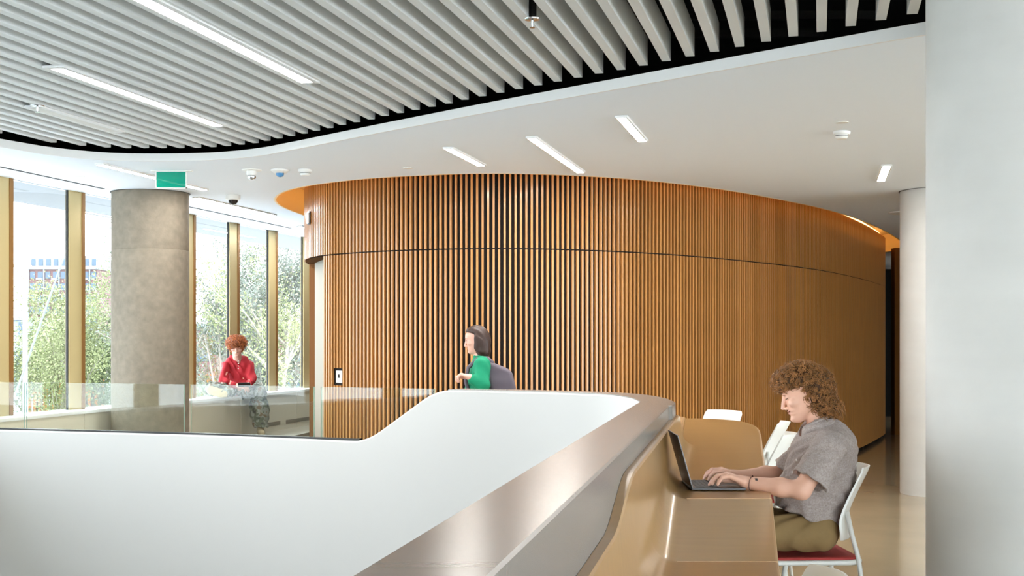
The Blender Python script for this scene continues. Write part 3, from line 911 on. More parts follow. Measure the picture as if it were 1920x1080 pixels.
# ================================================================ OUTSIDE
GR = -5.0
M['ground'] = mat('pale_paving', (130, 138, 142), 0.9, noise=(0.08, 0.10))
M['grass'] = mat('spring_grass', (100, 118, 66), 0.95, noise=(0.3, 0.2))
M['bark'] = mat('grey_bark', (140, 134, 124), 0.9, noise=(3, 0.2))
M['leaf_y'] = mat('young_leaf_yellow', (126, 132, 92), 0.8, island=0.25)
M['leaf_g'] = mat('young_leaf_green', (102, 112, 82), 0.8, island=0.25)
M['leaf_d'] = mat('grey_green_leaf', (108, 114, 104), 0.8, island=0.25)
g = MB(); g.box((-420, -60, GR - 0.3), (-9.0, 700, GR)); tag(g.build('ground_outside', M['ground']), kind='structure')
g = MB(); g.add([(-120, 46, GR + 0.02), (-8.9, 46, GR + 0.02), (-8.9, 75, GR + 0.02), (-120, 75, GR + 0.02)], [(0, 1, 2, 3)]); g.add([(p[0], p[1], GR - 0.05) for p in g.v[:4]], [(3, 2, 1, 0)])
tag(g.build('lawn', M['grass']), 'strip of spring grass below the trees outside', 'lawn', kind='stuff')

def make_tree(label, x, y, h, spread, leafmat, nleaf, bare, seed, lsz=0.115):
    R = random.Random(seed)
    t = empty('tree', (x, y, GR)); tag(t, label, 'tree', 'spring trees outside the windows')
    tr = MB(); tips = []
    def limb(p, d, L, r, lev):
        pts = [p]; dd = d.copy(); q = p.copy()
        for k in range(4):
            dd = (dd + Vector((R.uniform(-.12, .12), R.uniform(-.12, .12), R.uniform(-.02, .1)))).normalized(); q = q + dd*L/4; pts.append(q.copy())
        tr.tube(pts, [r*(1-0.13*k) for k in range(5)], 5 if lev == 0 else 3, cap=False)
        if lev >= 2:
            tips.extend(pts[1:]); return
        nb = 9 if lev == 0 else 5
        for k in range(nb):
            f = R.uniform(0.3, 1.0) if lev == 0 else R.uniform(0.2, 1)
            i = min(3, int(f*4)); base = pts[i].lerp(pts[i+1], f*4 - i)
            a = R.uniform(0, 6.283); tilt = R.uniform(0.45, 0.95)
            nd = (dd*math.cos(tilt) + Vector((math.cos(a), math.sin(a), 0.15))*math.sin(tilt)).normalized()
            limb(base, nd, L*R.uniform(.32, .5)*(spread if lev == 0 else 1), r*0.42, lev+1)
    limb(Vector((x, y, GR)), Vector((R.uniform(-.06, .06), R.uniform(-.06, .06), 1)), h*0.82, 0.012*h + 0.03, 0)
    tr.build('trunk', M['bark'], t)
    n = nleaf
    T = np.array([tuple(p) for p in tips]); rg = np.random.default_rng(seed)
    C = T[rg.integers(0, len(T), n)] + rg.normal(0, 0.30 if not bare else 0.2, (n, 3))
    u = rg.normal(0, 1, (n, 3)); u /= np.linalg.norm(u, axis=1)[:, None]
    w = rg.normal(0, 1, (n, 3)); w -= u*(u*w).sum(1)[:, None]; w /= np.linalg.norm(w, axis=1)[:, None]
    s = rg.uniform(0.6, 1.3, (n, 1))*lsz/2
    V = np.stack([C - u*s, C + w*s*0.55, C + u*s, C - w*s*0.55], 1).reshape(-1, 3)
    F = np.arange(4*n).reshape(-1, 4)
    f = mk('foliage', V, F, leafmat, t); f['kind'] = 'stuff'
    return t
def out(xpix, d): return (xpix - 960)/FPX*d
TREES = [(40, 60, 6.6, 1.2, 'leaf_g', 10500, 0, 'leafy green tree outside the leftmost window, beside the light pole'),
         (95, 56, 7.0, 1.3, 'leaf_y', 18000, 0, 'full yellow-green tree in front of the distant apartment tower'),
         (135, 64, 6.6, 1.3, 'leaf_y', 10500, 0, 'yellow-green tree hidden partly by the second gold mullion'),
         (178, 58, 6.0, 1.2, 'leaf_g', 13500, 0, 'green tree outside between the second mullion and the warm column'),
         (205, 60, 8.3, 1.2, 'leaf_g', 5250, 1, 'tall sparse tree at the left side of the warm column'),
         (240, 66, 7, 1.3, 'leaf_g', 6000, 0, 'green tree mostly hidden behind the warm concrete column'),
         (375, 54, 10.4, 1.1, 'leaf_d', 6750, 1, 'tall grey-green sparse tree outside just right of the warm column'),
         (405, 50, 9.8, 1.2, 'leaf_d', 9000, 1, 'tall pale sparse tree outside left of the seated man in red'),
         (420, 58, 7.6, 1.4, 'leaf_y', 9000, 0, 'lower yellow-green tree behind the head of the man in red'),
         (462, 52, 9.9, 1.1, 'leaf_d', 6750, 1, 'tall birch-like tree with bare white stems right of the man in red'),
         (485, 56, 8.4, 1.3, 'leaf_g', 10500, 0, 'green tree in the window pane right of the man in red'),
         (500, 50, 9.4, 1.2, 'leaf_y', 6000, 1, 'sparse yellow-green tree close to the last full mullion'),
         (540, 52, 8.8, 1.2, 'leaf_d', 9750, 0, 'grey-green tree in the last window pane before the drum'),
         (560, 54, 9.0, 1.2, 'leaf_g', 8250, 0, 'green tree at the right end of the windows by the drum')]
for i, (x, d, h, sp, lm, n, bare, lab) in enumerate(TREES):
    make_tree(lab, out(x, d), d, h, sp, M[lm], n, bare, 100 + i)

# distant apartment tower
M['tower_brick'] = mat('tower_brick', (104, 78, 76), 0.9)
M['tower_pale'] = mat('tower_pale', (128, 136, 144), 0.9)
M['tower_glass'] = mat('tower_glass', (62, 80, 96), 0.3)
def tower():
    d = 330.0
    s = d / FPX
    x0, x1 = out(53, d), out(182, d)
    t = empty('apartment_tower', ((x0+x1)/2, d, GR)); tag(t, 'distant brick and glass apartment tower with pale top floors', 'building')
    top = EYE + (HOR - 505)*s; roof = EYE + (HOR - 482)*s
    MB().box((x0, d, GR), (x1, d + 20, top)).build('brick_body', M['tower_brick'], t)
    MB().box((x0 - 0.4, d - 0.6, top), (x1 + 0.4, d + 20, top + 0.9)).build('cornice', M['tower_pale'], t)
    MB().box((x0 + 0.8, d + 0.4, top + 0.9), (x1 - 0.8, d + 19, roof)).build('penthouse', M['tower_pale'], t)
    MB().box((x0 + 2.2, d + 1.4, roof), (x1 - 6, d + 17, roof + 0.9)).build('roof_house', M['tower_pale'], t)
    nb = 9; w = (x1 - x0) / nb
    for i in range(nb):
        xa = x0 + i*w
        if i % 2 == 0:
            MB().box((xa + w*0.02, d - 0.5, GR + 6), (xa + w*0.14, d + 0.1, top)).build('pilaster', M['tower_pale'], t)
        wp_ = MB().box((xa + 0.3*w, d + 0.2, top + 1.0), (xa + 0.85*w, d + 0.5, roof - 0.5)).build('penthouse_window', M['tower_glass'], t)
        z = top - 2.4
        while z > 4:
            wn_ = MB().box((xa + 0.25*w, d - 0.15, z), (xa + 0.9*w, d + 0.1, z + 1.8)).build('window', M['tower_glass'], t)
            if i % 2 == 1: MB().box((xa + 0.2*w, d - 1.2, z - 0.3), (xa + 0.95*w, d - 0.1, z + 0.1)).build('balcony', M['tower_pale'], t)
            z -= 3.0
tower()
# hazy block of trees/buildings at the horizon
def house(label, xa, xb, ytop, d, m):
    e = empty('building', ((out(xa, d)+out(xb, d))/2, d, GR)); tag(e, label, 'building')
    z1 = EYE + (HOR - ytop)*d/FPX
    MB().box((out(xa, d), d, GR), (out(xb, d), d + 12, z1)).build('walls', m, e)
    MB().box((out(xa, d) - 0.3, d - 0.3, z1), (out(xb, d) + 0.3, d + 12.3, z1 + 0.3)).build('roof', M['tower_pale'], e)
    n = 5
    for i in range(n):
        for z in np.arange(GR + 1.2, z1 - 1.5, 3.0):
            xx = out(xa, d) + (out(xb, d)-out(xa, d))*(i+0.25)/n; MB().box((xx, d - 0.1, z), (xx + (out(xb, d)-out(xa, d))/n*0.5, d + 0.1, z + 1.4)).build('window', M['tower_glass'], e)
house('low pale building beyond the trees in the leftmost window', -60, 52, 600, 150, M['tower_pale'])
house('low brick building beyond the trees right of the warm column', 355, 640, 612, 140, M['tower_brick'])

# light pole outside and its slanted stay
d = 34.0
pole = empty('light_pole', (out(46, d), d, GR)); tag(pole, 'slim pale light pole with an angled arm outside the leftmost window', 'light pole')
MB().tube([(out(47, d), d, GR), (out(47, d), d, EYE + (HOR - 525)*d/FPX)], [0.085, 0.06], 10).build('mast', M['tower_pale'], pole)
MB().tube([px(47, 525, d), px(18, 488, d), px(-20, 440, d)], 0.035, 8).build('arm', M['grille'], pole)
d = 20.0
stay = MB().tube([px(124, 470, d), px(20, 765, d)], 0.017, 8).build('stay_cable', M['tower_pale']); tag(stay, 'white diagonal stay cable outside the leftmost window', 'cable')
# stacked orange formwork frames on the far side of the road
M['orange'] = mat('orange_frame', (180, 112, 60), 0.7)
M['frame_dark'] = mat('frame_dark', (90, 72, 72), 0.8)
d = 62.0
def rack(xa, xb, ya, yb, label):
    r = empty('formwork_rack', (out((xa+xb)/2, d), d, GR)); tag(r, label, 'rack', 'orange formwork racks')
    xs = np.linspace(out(xa, d), out(xb, d), 4); z0 = EYE - (yb - HOR)*d/FPX; z1 = EYE - (ya - HOR)*d/FPX
    zb = GR
    for x in xs: MB().box((x - 0.06, d - 0.06, GR), (x + 0.06, d + 0.06, z1)).build('post', M['orange'], r)
    for z in np.linspace(z0, z1 - 0.05, 3): MB().box((xs[0], d - 0.04, z), (xs[-1], d + 0.04, z + 0.08)).build('rail', M['orange'], r)
    MB().box((xs[0] + 0.1, d + 0.1, GR), (xs[-1] - 0.1, d + 0.6, z1 - 0.15)).build('load', M['frame_dark'], r)
rack(88, 126, 699, 738, 'orange formwork rack on the ground left of the second gold mullion')
rack(155, 193, 697, 738, 'orange formwork rack on the ground right of the second gold mullion')
rack(56, 84, 702, 740, 'pale formwork rack at the foot of the light pole')
rack(366, 402, 703, 722, 'low rack on the ground outside left of the man in red')
# ================================================================ SIGNED-DISTANCE MODELLER (for bodies and clothes)
class SDF:
    def __init__(s, lo, hi, h):
        s.lo = np.array(lo, np.float32); s.h = h
        s.n = np.ceil((np.array(hi) - np.array(lo)) / h).astype(int) + 1
        s.d = np.full(s.n, 1.0, np.float32)
        s.ax = [s.lo[i] + h*np.arange(s.n[i], dtype=np.float32) for i in range(3)]
    def block(s, lo, hi):
        a = np.clip(np.floor((np.array(lo) - s.lo)/s.h).astype(int), 0, s.n - 1); b = np.clip(np.ceil((np.array(hi) - s.lo)/s.h).astype(int) + 1, 1, s.n)
        if np.any(b <= a): return None
        sl = tuple(slice(a[i], b[i]) for i in range(3))
        X = s.ax[0][sl[0]][:, None, None]; Y = s.ax[1][sl[1]][None, :, None]; Z = s.ax[2][sl[2]][None, None, :]
        return sl, X, Y, Z
    def mix(s, sl, d, k):
        o = s.d[sl]
        if k <= 0: s.d[sl] = np.minimum(o, d); return
        h = np.clip(0.5 + 0.5*(d - o)/k, 0, 1); s.d[sl] = d*(1-h) + o*h - k*h*(1-h)
    def cut(s, sl, d, k):
        o = s.d[sl]; d = -d
        if k <= 0: s.d[sl] = np.maximum(o, d); return
        h = np.clip(0.5 - 0.5*(d - o)/k, 0, 1); s.d[sl] = d*(1-h) + o*h + k*h*(1-h)
    def cone(s, a, b, r1, r2, k=0.01, sub=False):
        a = np.array(a, float); b = np.array(b, float); m = max(r1, r2) + k + 3*s.h
        bl = s.block(np.minimum(a, b) - m, np.maximum(a, b) + m)
        if bl is None: return
        sl, X, Y, Z = bl; v = b - a; L = max(1e-9, float(v@v))
        t = np.clip(((X-a[0])*v[0] + (Y-a[1])*v[1] + (Z-a[2])*v[2])/L, 0, 1)
        d = np.sqrt((X-a[0]-t*v[0])**2 + (Y-a[1]-t*v[1])**2 + (Z-a[2]-t*v[2])**2) - (r1 + t*(r2-r1))
        (s.cut if sub else s.mix)(sl, d.astype(np.float32), k)
    def ell(s, c, r, k=0.01, R=None, sub=False):
        """ellipsoid, R: 3x3 rows = local axes"""
        c = np.array(c, float); m = max(r) + k + 3*s.h
        bl = s.block(c - m, c + m)
        if bl is None: return
        sl, X, Y, Z = bl; x, y, z = X-c[0], Y-c[1], Z-c[2]
        if R is not None:
            R = np.array(R); x, y, z = (R[0,0]*x+R[0,1]*y+R[0,2]*z, R[1,0]*x+R[1,1]*y+R[1,2]*z, R[2,0]*x+R[2,1]*y+R[2,2]*z)
        k0 = np.sqrt((x/r[0])**2 + (y/r[1])**2 + (z/r[2])**2); k1 = np.sqrt((x/r[0]**2)**2 + (y/r[1]**2)**2 + (z/r[2]**2)**2) + 1e-6
        d = np.where(k0 < 0.05, -min(r), k0*(k0-1)/k1)
        (s.cut if sub else s.mix)(sl, d.astype(np.float32), k)
    def plane(s, p, nrm, k=0.0, lo=None, hi=None):
        """removes everything on the side nrm points to (inside an optional box)"""
        p = np.array(p, float); nrm = np.array(nrm, float); nrm /= np.linalg.norm(nrm)
        bl = s.block(lo if lo is not None else s.lo, hi if hi is not None else s.lo + s.h*s.n)
        sl, X, Y, Z = bl
        d = (X-p[0])*nrm[0] + (Y-p[1])*nrm[1] + (Z-p[2])*nrm[2]
        s.d[sl] = np.maximum(s.d[sl], d.astype(np.float32))
    def func(s, lo, hi, f, k=0.01, sub=False):
        bl = s.block(lo, hi)
        if bl is None: return
        sl, X, Y, Z = bl; d = f(X, Y, Z).astype(np.float32)
        (s.cut if sub else s.mix)(sl, d, k)
    def wrinkle(s, lo, hi, f):
        bl = s.block(lo, hi); sl, X, Y, Z = bl; s.d[sl] += f(X, Y, Z).astype(np.float32)
    def mesh(s):
        D = s.d; S = D < 0
        nx, ny, nz = D.shape
        c = np.zeros((nx-1, ny-1, nz-1), np.uint8)
        for i in (0, 1):
            for j in (0, 1):
                for k in (0, 1): c += S[i:nx-1+i, j:ny-1+j, k:nz-1+k]
        act = np.argwhere((c > 0) & (c < 8))
        idx = np.full(c.shape, -1, np.int32); idx[act[:, 0], act[:, 1], act[:, 2]] = np.arange(len(act))
        corner = [(i, j, k) for i in (0, 1) for j in (0, 1) for k in (0, 1)]
        val = {q: D[act[:, 0]+q[0], act[:, 1]+q[1], act[:, 2]+q[2]] for q in corner}
        acc = np.zeros((len(act), 3)); cnt = np.zeros(len(act))
        for a in corner:
            for ax in range(3):
                if a[ax] == 0:
                    b = list(a); b[ax] = 1; b = tuple(b)
                    va, vb = val[a], val[b]; mk_ = (va < 0) != (vb < 0)
                    t = np.where(mk_, va/np.where(mk_, va - vb, 1), 0)
                    p = np.tile(np.array(a, float), (len(act), 1)); p[:, ax] = t
                    acc += p*mk_[:, None]; cnt += mk_
        V = (act + acc/cnt[:, None])*s.h + s.lo
        F = []
        for ax in range(3):
            u, w = (ax+1) % 3, (ax+2) % 3
            sl0 = [slice(None)]*3; sl1 = [slice(None)]*3; sl0[ax] = slice(0, -1); sl1[ax] = slice(1, None)
            A = S[tuple(sl0)]; B = S[tuple(sl1)]
            e = np.argwhere(A != B)
            e = e[(e[:, u] > 0) & (e[:, w] > 0) & (e[:, u] < D.shape[u]-1) & (e[:, w] < D.shape[w]-1)]
            flip = A[e[:, 0], e[:, 1], e[:, 2]]
            def at(du, dw):
                q = e.copy(); q[:, u] -= du; q[:, w] -= dw; return idx[q[:, 0], q[:, 1], q[:, 2]]
            quad = np.stack([at(1, 1), at(0, 1), at(0, 0), at(1, 0)], 1)
            quad[~flip] = quad[~flip][:, ::-1]
            F.append(quad)
        return V, np.vstack(F)
    def build(s, name, material, parent, smooth_it=0):
        V, F = s.mesh()
        o = mk(name, V, F, material, parent, smooth=True)
        return o

def lerp(a, b, t): return tuple(a[i] + (b[i]-a[i])*t for i in range(3))

def head_sdf(s, O, f, u, l, sc=1.0, closed_eyes=True):
    """human head in the frame: O = point under the ears at chin level, f forward, u up, l left (unit vectors); sc scales"""
    O = np.array(O, float); f = np.array(f, float); u = np.array(u, float); l = np.array(l, float)
    cz = np.array([-.004, 0, .008, .018, .028, .036, .045, .053, .061, .07, .09, .124, .143, .162, .18, .198, .216, .227, .236])*sc
    fr = np.array([.052, .064, .079, .083, .079, .0765, .081, .0785, .084, .082, .083, .083, .0925, .095, .090, .077, .052, .030, .004])*sc
    bk = np.array([.035, .025, .012, 0, -.012, -.022, -.032, -.042, -.052, -.062, -.080, -.097, -.101, -.101, -.095, -.08, -.054, -.032, -.006])*sc
    hw = np.array([.006, .017, .028, .036, .043, .048, .053, .057, .060, .063, .067, .070, .0725, .074, .071, .062, .044, .027, .006])*sc
    ctr = O + u*0.115*sc
    m = 0.16*sc
    def fn(X, Y, Z):
        x, y, z = X-O[0], Y-O[1], Z-O[2]
        a = x*f[0]+y*f[1]+z*f[2]; b = x*l[0]+y*l[1]+z*l[2]; c = x*u[0]+y*u[1]+z*u[2]
        F_ = np.interp(c, cz, fr); B_ = np.interp(c, cz, bk); W_ = np.interp(c, cz, hw)
        mid = B_ + (F_-B_)*0.42
        sa = np.where(a > mid, F_-mid, mid-B_)
        p = 2.25
        rho = (np.abs((a-mid)/sa)**p + np.abs(b/W_)**p)**(1/p)
        d = (rho-1)*np.minimum(sa, W_)
        return np.maximum(d, np.maximum(c - 0.236*sc, -0.004*sc - c))
    s.func(ctr - m, ctr + m, fn, 0.0)
    P = lambda a, b, c: O + f*a*sc + l*b*sc + u*c*sc
    R = [f, l, u]
    for sd in (-1, 1):
        s.ell(P(.088, sd*.036, .127), (.0095*sc, .0165*sc, .0095*sc), .009*sc, R, sub=True)     # socket
        s.ell(P(.0705, sd*.032, .1255), (.0135*sc, .0145*sc, .0125*sc), .004*sc, R)           # lid over the eyeball
        s.ell(P(.086, sd*.030, .1445), (.009*sc, .022*sc, .006*sc), .010*sc, R)               # brow ridge
        s.ell(P(.058, sd*.047, .096), (.020*sc, .016*sc, .016*sc), .018*sc, R)                # cheekbone
        s.ell(P(-.006, sd*.072, .098), (.017*sc, .008*sc, .028*sc), .006*sc, R)               # ear
        s.ell(P(-.004, sd*.079, .099), (.009*sc, .005*sc, .018*sc), .004*sc, R, sub=True)
        s.ell(P(.090, sd*.0125, .0735), (.0105*sc, .0072*sc, .0072*sc), .006*sc, R)           # nostril wing
    s.cone(P(.086, 0, .130), P(.1005, 0, .090), .0080*sc, .0088*sc, .012*sc)
    s.ell(P(.1035, 0, .0785), (.0105*sc, .0095*sc, .0085*sc), .006*sc, R)
    s.ell(P(.0815, 0, .0590), (.0065*sc, .019*sc, .0036*sc), .003*sc, R)
    s.ell(P(.0785, 0, .0475), (.0065*sc, .017*sc, .0044*sc), .003*sc, R)
    s.ell(P(.090, 0, .0530), (.004*sc, .024*sc, .0014*sc), .002*sc, R, sub=True)
    return P

def curls(name, pts, nrm, parent, material, seed, length=(.03, .055), rad=(.005, .0085), tube=.0017, droop=0.6, turns=(2, 3.5), nseg=18):
    """curly hair: one little helix per root point"""
    R = random.Random(seed); m = MB()
    for p, n in zip(pts, nrm):
        p = Vector(p); n = Vector(n).normalized()
        t = Vector((R.uniform(-1, 1), R.uniform(-1, 1), R.uniform(-1, 1))); t -= n*t.dot(n); t.normalize()
        ax = (n*R.uniform(.25, .8) + t*R.uniform(.3, 1.0) + Vector((0, 0, -droop*R.random()))).normalized()
        e1 = ax.orthogonal().normalized(); e2 = ax.cross(e1)
        L = R.uniform(*length); r = R.uniform(*rad); tn = R.uniform(*turns); ph = R.uniform(0, 6.28)
        P_ = []
        for k in range(nseg):
            q = k/(nseg-1); a = ph + q*tn*2*math.pi
            P_.append(p - n*0.006 + ax*L*q + (e1*math.cos(a) + e2*math.sin(a))*r*(0.6+0.5*q))
        m.tube(P_, [tube*(1 - 0.55*k/(nseg-1)) for k in range(nseg)], 4, cap=False)
    return m.build(name, material, parent, smooth=True)

def surf_points(V, F, n, seed, keep=None):
    """random points with normals on a quad mesh"""
    rg = np.random.default_rng(seed)
    a = V[F[:, 1]]-V[F[:, 0]]; b = V[F[:, 3]]-V[F[:, 0]]; N = np.cross(a, b); A = np.linalg.norm(N, axis=1)
    C = V[F].mean(1); N = N/(A[:, None]+1e-12)
    if keep is not None:
        k = keep(C, N); C, N, A = C[k], N[k], A[k]
    i = rg.choice(len(C), n, p=A/A.sum())
    return C[i], N[i]

def hand_sdf(s, W, d, up, th, curl=(0.35, 1.15, 1.45), sc=1.0, spread=0.10, var=0.0, knuck=0.0):
    """hand: W wrist, d direction of the metacarpals, up = back of the hand, th = side of the thumb"""
    W = np.array(W, float); d = np.array(d, float)/np.linalg.norm(d); th = np.array(th, float)
    th = th - d*(th@d); th /= np.linalg.norm(th); up = np.cross(d, th); 
    if up[2] < 0: up = -up
    s.cone(W, W + d*.02*sc + th*0, .025*sc, .024*sc, .012)
    lens = [(.043, .026, .021), (.048, .030, .022), (.044, .028, .021), (.034, .020, .018)]
    for i in range(4):
        off = (1.5 - i)*0.0195*sc
        K = W + d*(.086 - .0045*abs(i-1))*sc + th*off + up*(.004 - .003*abs(i-1.3))*sc
        s.cone(W + th*off*0.62 + d*.012*sc, K, .0165*sc, .0115*sc, .010)
        p = K; rr = [.0105, .0092, .0082, .0068]
        ang = 0; yaw = (1.5-i)*spread
        base = d*math.cos(yaw) + th*math.sin(yaw)
        for j in range(3):
            ang = curl[j] + var*math.sin(i*2.1 + j)
            dr = base*math.cos(ang) - up*math.sin(ang)
            q = p + dr*lens[i][j]*sc
            s.cone(p, q, rr[j]*sc, rr[j+1]*sc, .004)
            p = q
    # thumb leaves the side of the palm near its base
    b0 = W + d*.022*sc + th*.022*sc - up*.006*sc
    b1 = b0 + (d*.75 + th*.55 - up*.3)*.040*sc
    b2 = b1 + (d*.93 + th*.12 - up*.35)*.030*sc
    b3 = b2 + (d*.95 - th*.1 - up*.4)*.023*sc
    s.cone(b0, b1, .0155*sc, .0120*sc, .010); s.cone(b1, b2, .0112*sc, .0102*sc, .004); s.cone(b2, b3, .0100*sc, .0078*sc, .004)

M['skin'] = mat('fair_skin', (232, 182, 156), 0.5, noise=(18, 0.05))
M['skin_face'] = M['skin']
M['lip'] = mat('lip', (206, 140, 126), 0.45)
M['skin_pale'] = mat('pale_skin', (226, 176, 156), 0.5)
M['hair_curl'] = mat('brown_curls', (156, 106, 58), 0.42, island=0.5, spec=0.5)
M['hair_base'] = mat('brown_hair_base', (82, 52, 27), 0.7)
M['ginger_curl'] = mat('ginger_curls', (170, 96, 46), 0.45, island=0.45)
M['ginger_base'] = mat('ginger_hair_base', (112, 56, 26), 0.7)
M['dark_hair'] = mat('dark_brown_hair', (54, 33, 24), 0.5, grain=((40, 40, 4), 0.3))
M['brow'] = mat('brow_hair', (112, 76, 46), 0.7)
M['ink'] = mat('tattoo_ink', (60, 56, 58), 0.6)
M['bracelet'] = mat('dark_cord', (74, 34, 26), 0.6)
M['khaki'] = mat('khaki_cotton', (142, 116, 74), 0.85, noise=(30, 0.08), bump=(14, 0.35, 0.012))
M['red_knit'] = mat('red_jersey', (166, 28, 40), 0.8, noise=(12, 0.08), bump=(16, 0.4, 0.012))
M['green_knit'] = mat('green_knit', (0, 138, 98), 0.8, noise=(12, 0.06), bump=(14, 0.35, 0.01))
M['backpack'] = mat('grey_backpack', (96, 88, 98), 0.8, noise=(10, 0.08))
M['jeans'] = mat('dark_jeans', (52, 58, 74), 0.85)
M['shoe'] = mat('beige_shoe', (186, 170, 140), 0.7)
M['sole'] = mat('tan_sole', (196, 180, 140), 0.7, noise=(40, 0.15))
def chambray():
    m = mat('grey_chambray', (146, 134, 134), 0.9, bump=(11, 0.5, 0.014))
    nt = m.node_tree; b = nt.nodes['Principled BSDF']; tc = nt.nodes.new('ShaderNodeTexCoord')
    n1 = nt.nodes.new('ShaderNodeTexNoise'); n1.inputs['Scale'].default_value = 260; n1.inputs['Detail'].default_value = 3
    n2 = nt.nodes.new('ShaderNodeTexNoise'); n2.inputs['Scale'].default_value = 120; n2.inputs['Detail'].default_value = 5
    nt.links.new(tc.outputs['Object'], n1.inputs[0]); nt.links.new(tc.outputs['Object'], n2.inputs[0])
    ad = nt.nodes.new('ShaderNodeMath'); ad.operation = 'ADD'; nt.links.new(n1.outputs[0], ad.inputs[0]); nt.links.new(n2.outputs[0], ad.inputs[1])
    cr = nt.nodes.new('ShaderNodeValToRGB'); cr.color_ramp.elements[0].position = 0.30; cr.color_ramp.elements[1].position = 0.72
    hv = nt.nodes.new('ShaderNodeMath'); hv.operation = 'MULTIPLY'; hv.inputs[1].default_value = 0.5; nt.links.new(ad.outputs[0], hv.inputs[0])
    cr.color_ramp.elements[0].color = (*lin((138, 124, 118)), 1); cr.color_ramp.elements[1].color = (*lin((190, 179, 173)), 1)
    nt.links.new(hv.outputs[0], cr.inputs[0]); nt.links.new(cr.outputs[0], b.inputs['Base Color'])
    return m
M['chambray'] = chambray()
def camo():
    m = mat('camouflage', (120, 126, 112), 0.9, bump=(14, 0.5, 0.014))
    nt = m.node_tree; b = nt.nodes['Principled BSDF']; tc = nt.nodes.new('ShaderNodeTexCoord')
    n1 = nt.nodes.new('ShaderNodeTexNoise'); n1.inputs['Scale'].default_value = 13; n1.inputs['Detail'].default_value = 3
    nt.links.new(tc.outputs['Object'], n1.inputs[0])
    cr = nt.nodes.new('ShaderNodeValToRGB'); cr.color_ramp.interpolation = 'CONSTANT'
    cr.color_ramp.elements[0].color = (*lin((64, 66, 64)), 1); cr.color_ramp.elements[0].position = 0
    cr.color_ramp.elements[1].color = (*lin((104, 112, 96)), 1); cr.color_ramp.elements[1].position = 0.42
    e = cr.color_ramp.elements.new(0.52); e.color = (*lin((150, 156, 150)), 1)
    e = cr.color_ramp.elements.new(0.62); e.color = (*lin((128, 112, 92)), 1)
    nt.links.new(n1.outputs[0], cr.inputs[0]); nt.links.new(cr.outputs[0], b.inputs['Base Color'])
    return m
M['camo'] = camo()
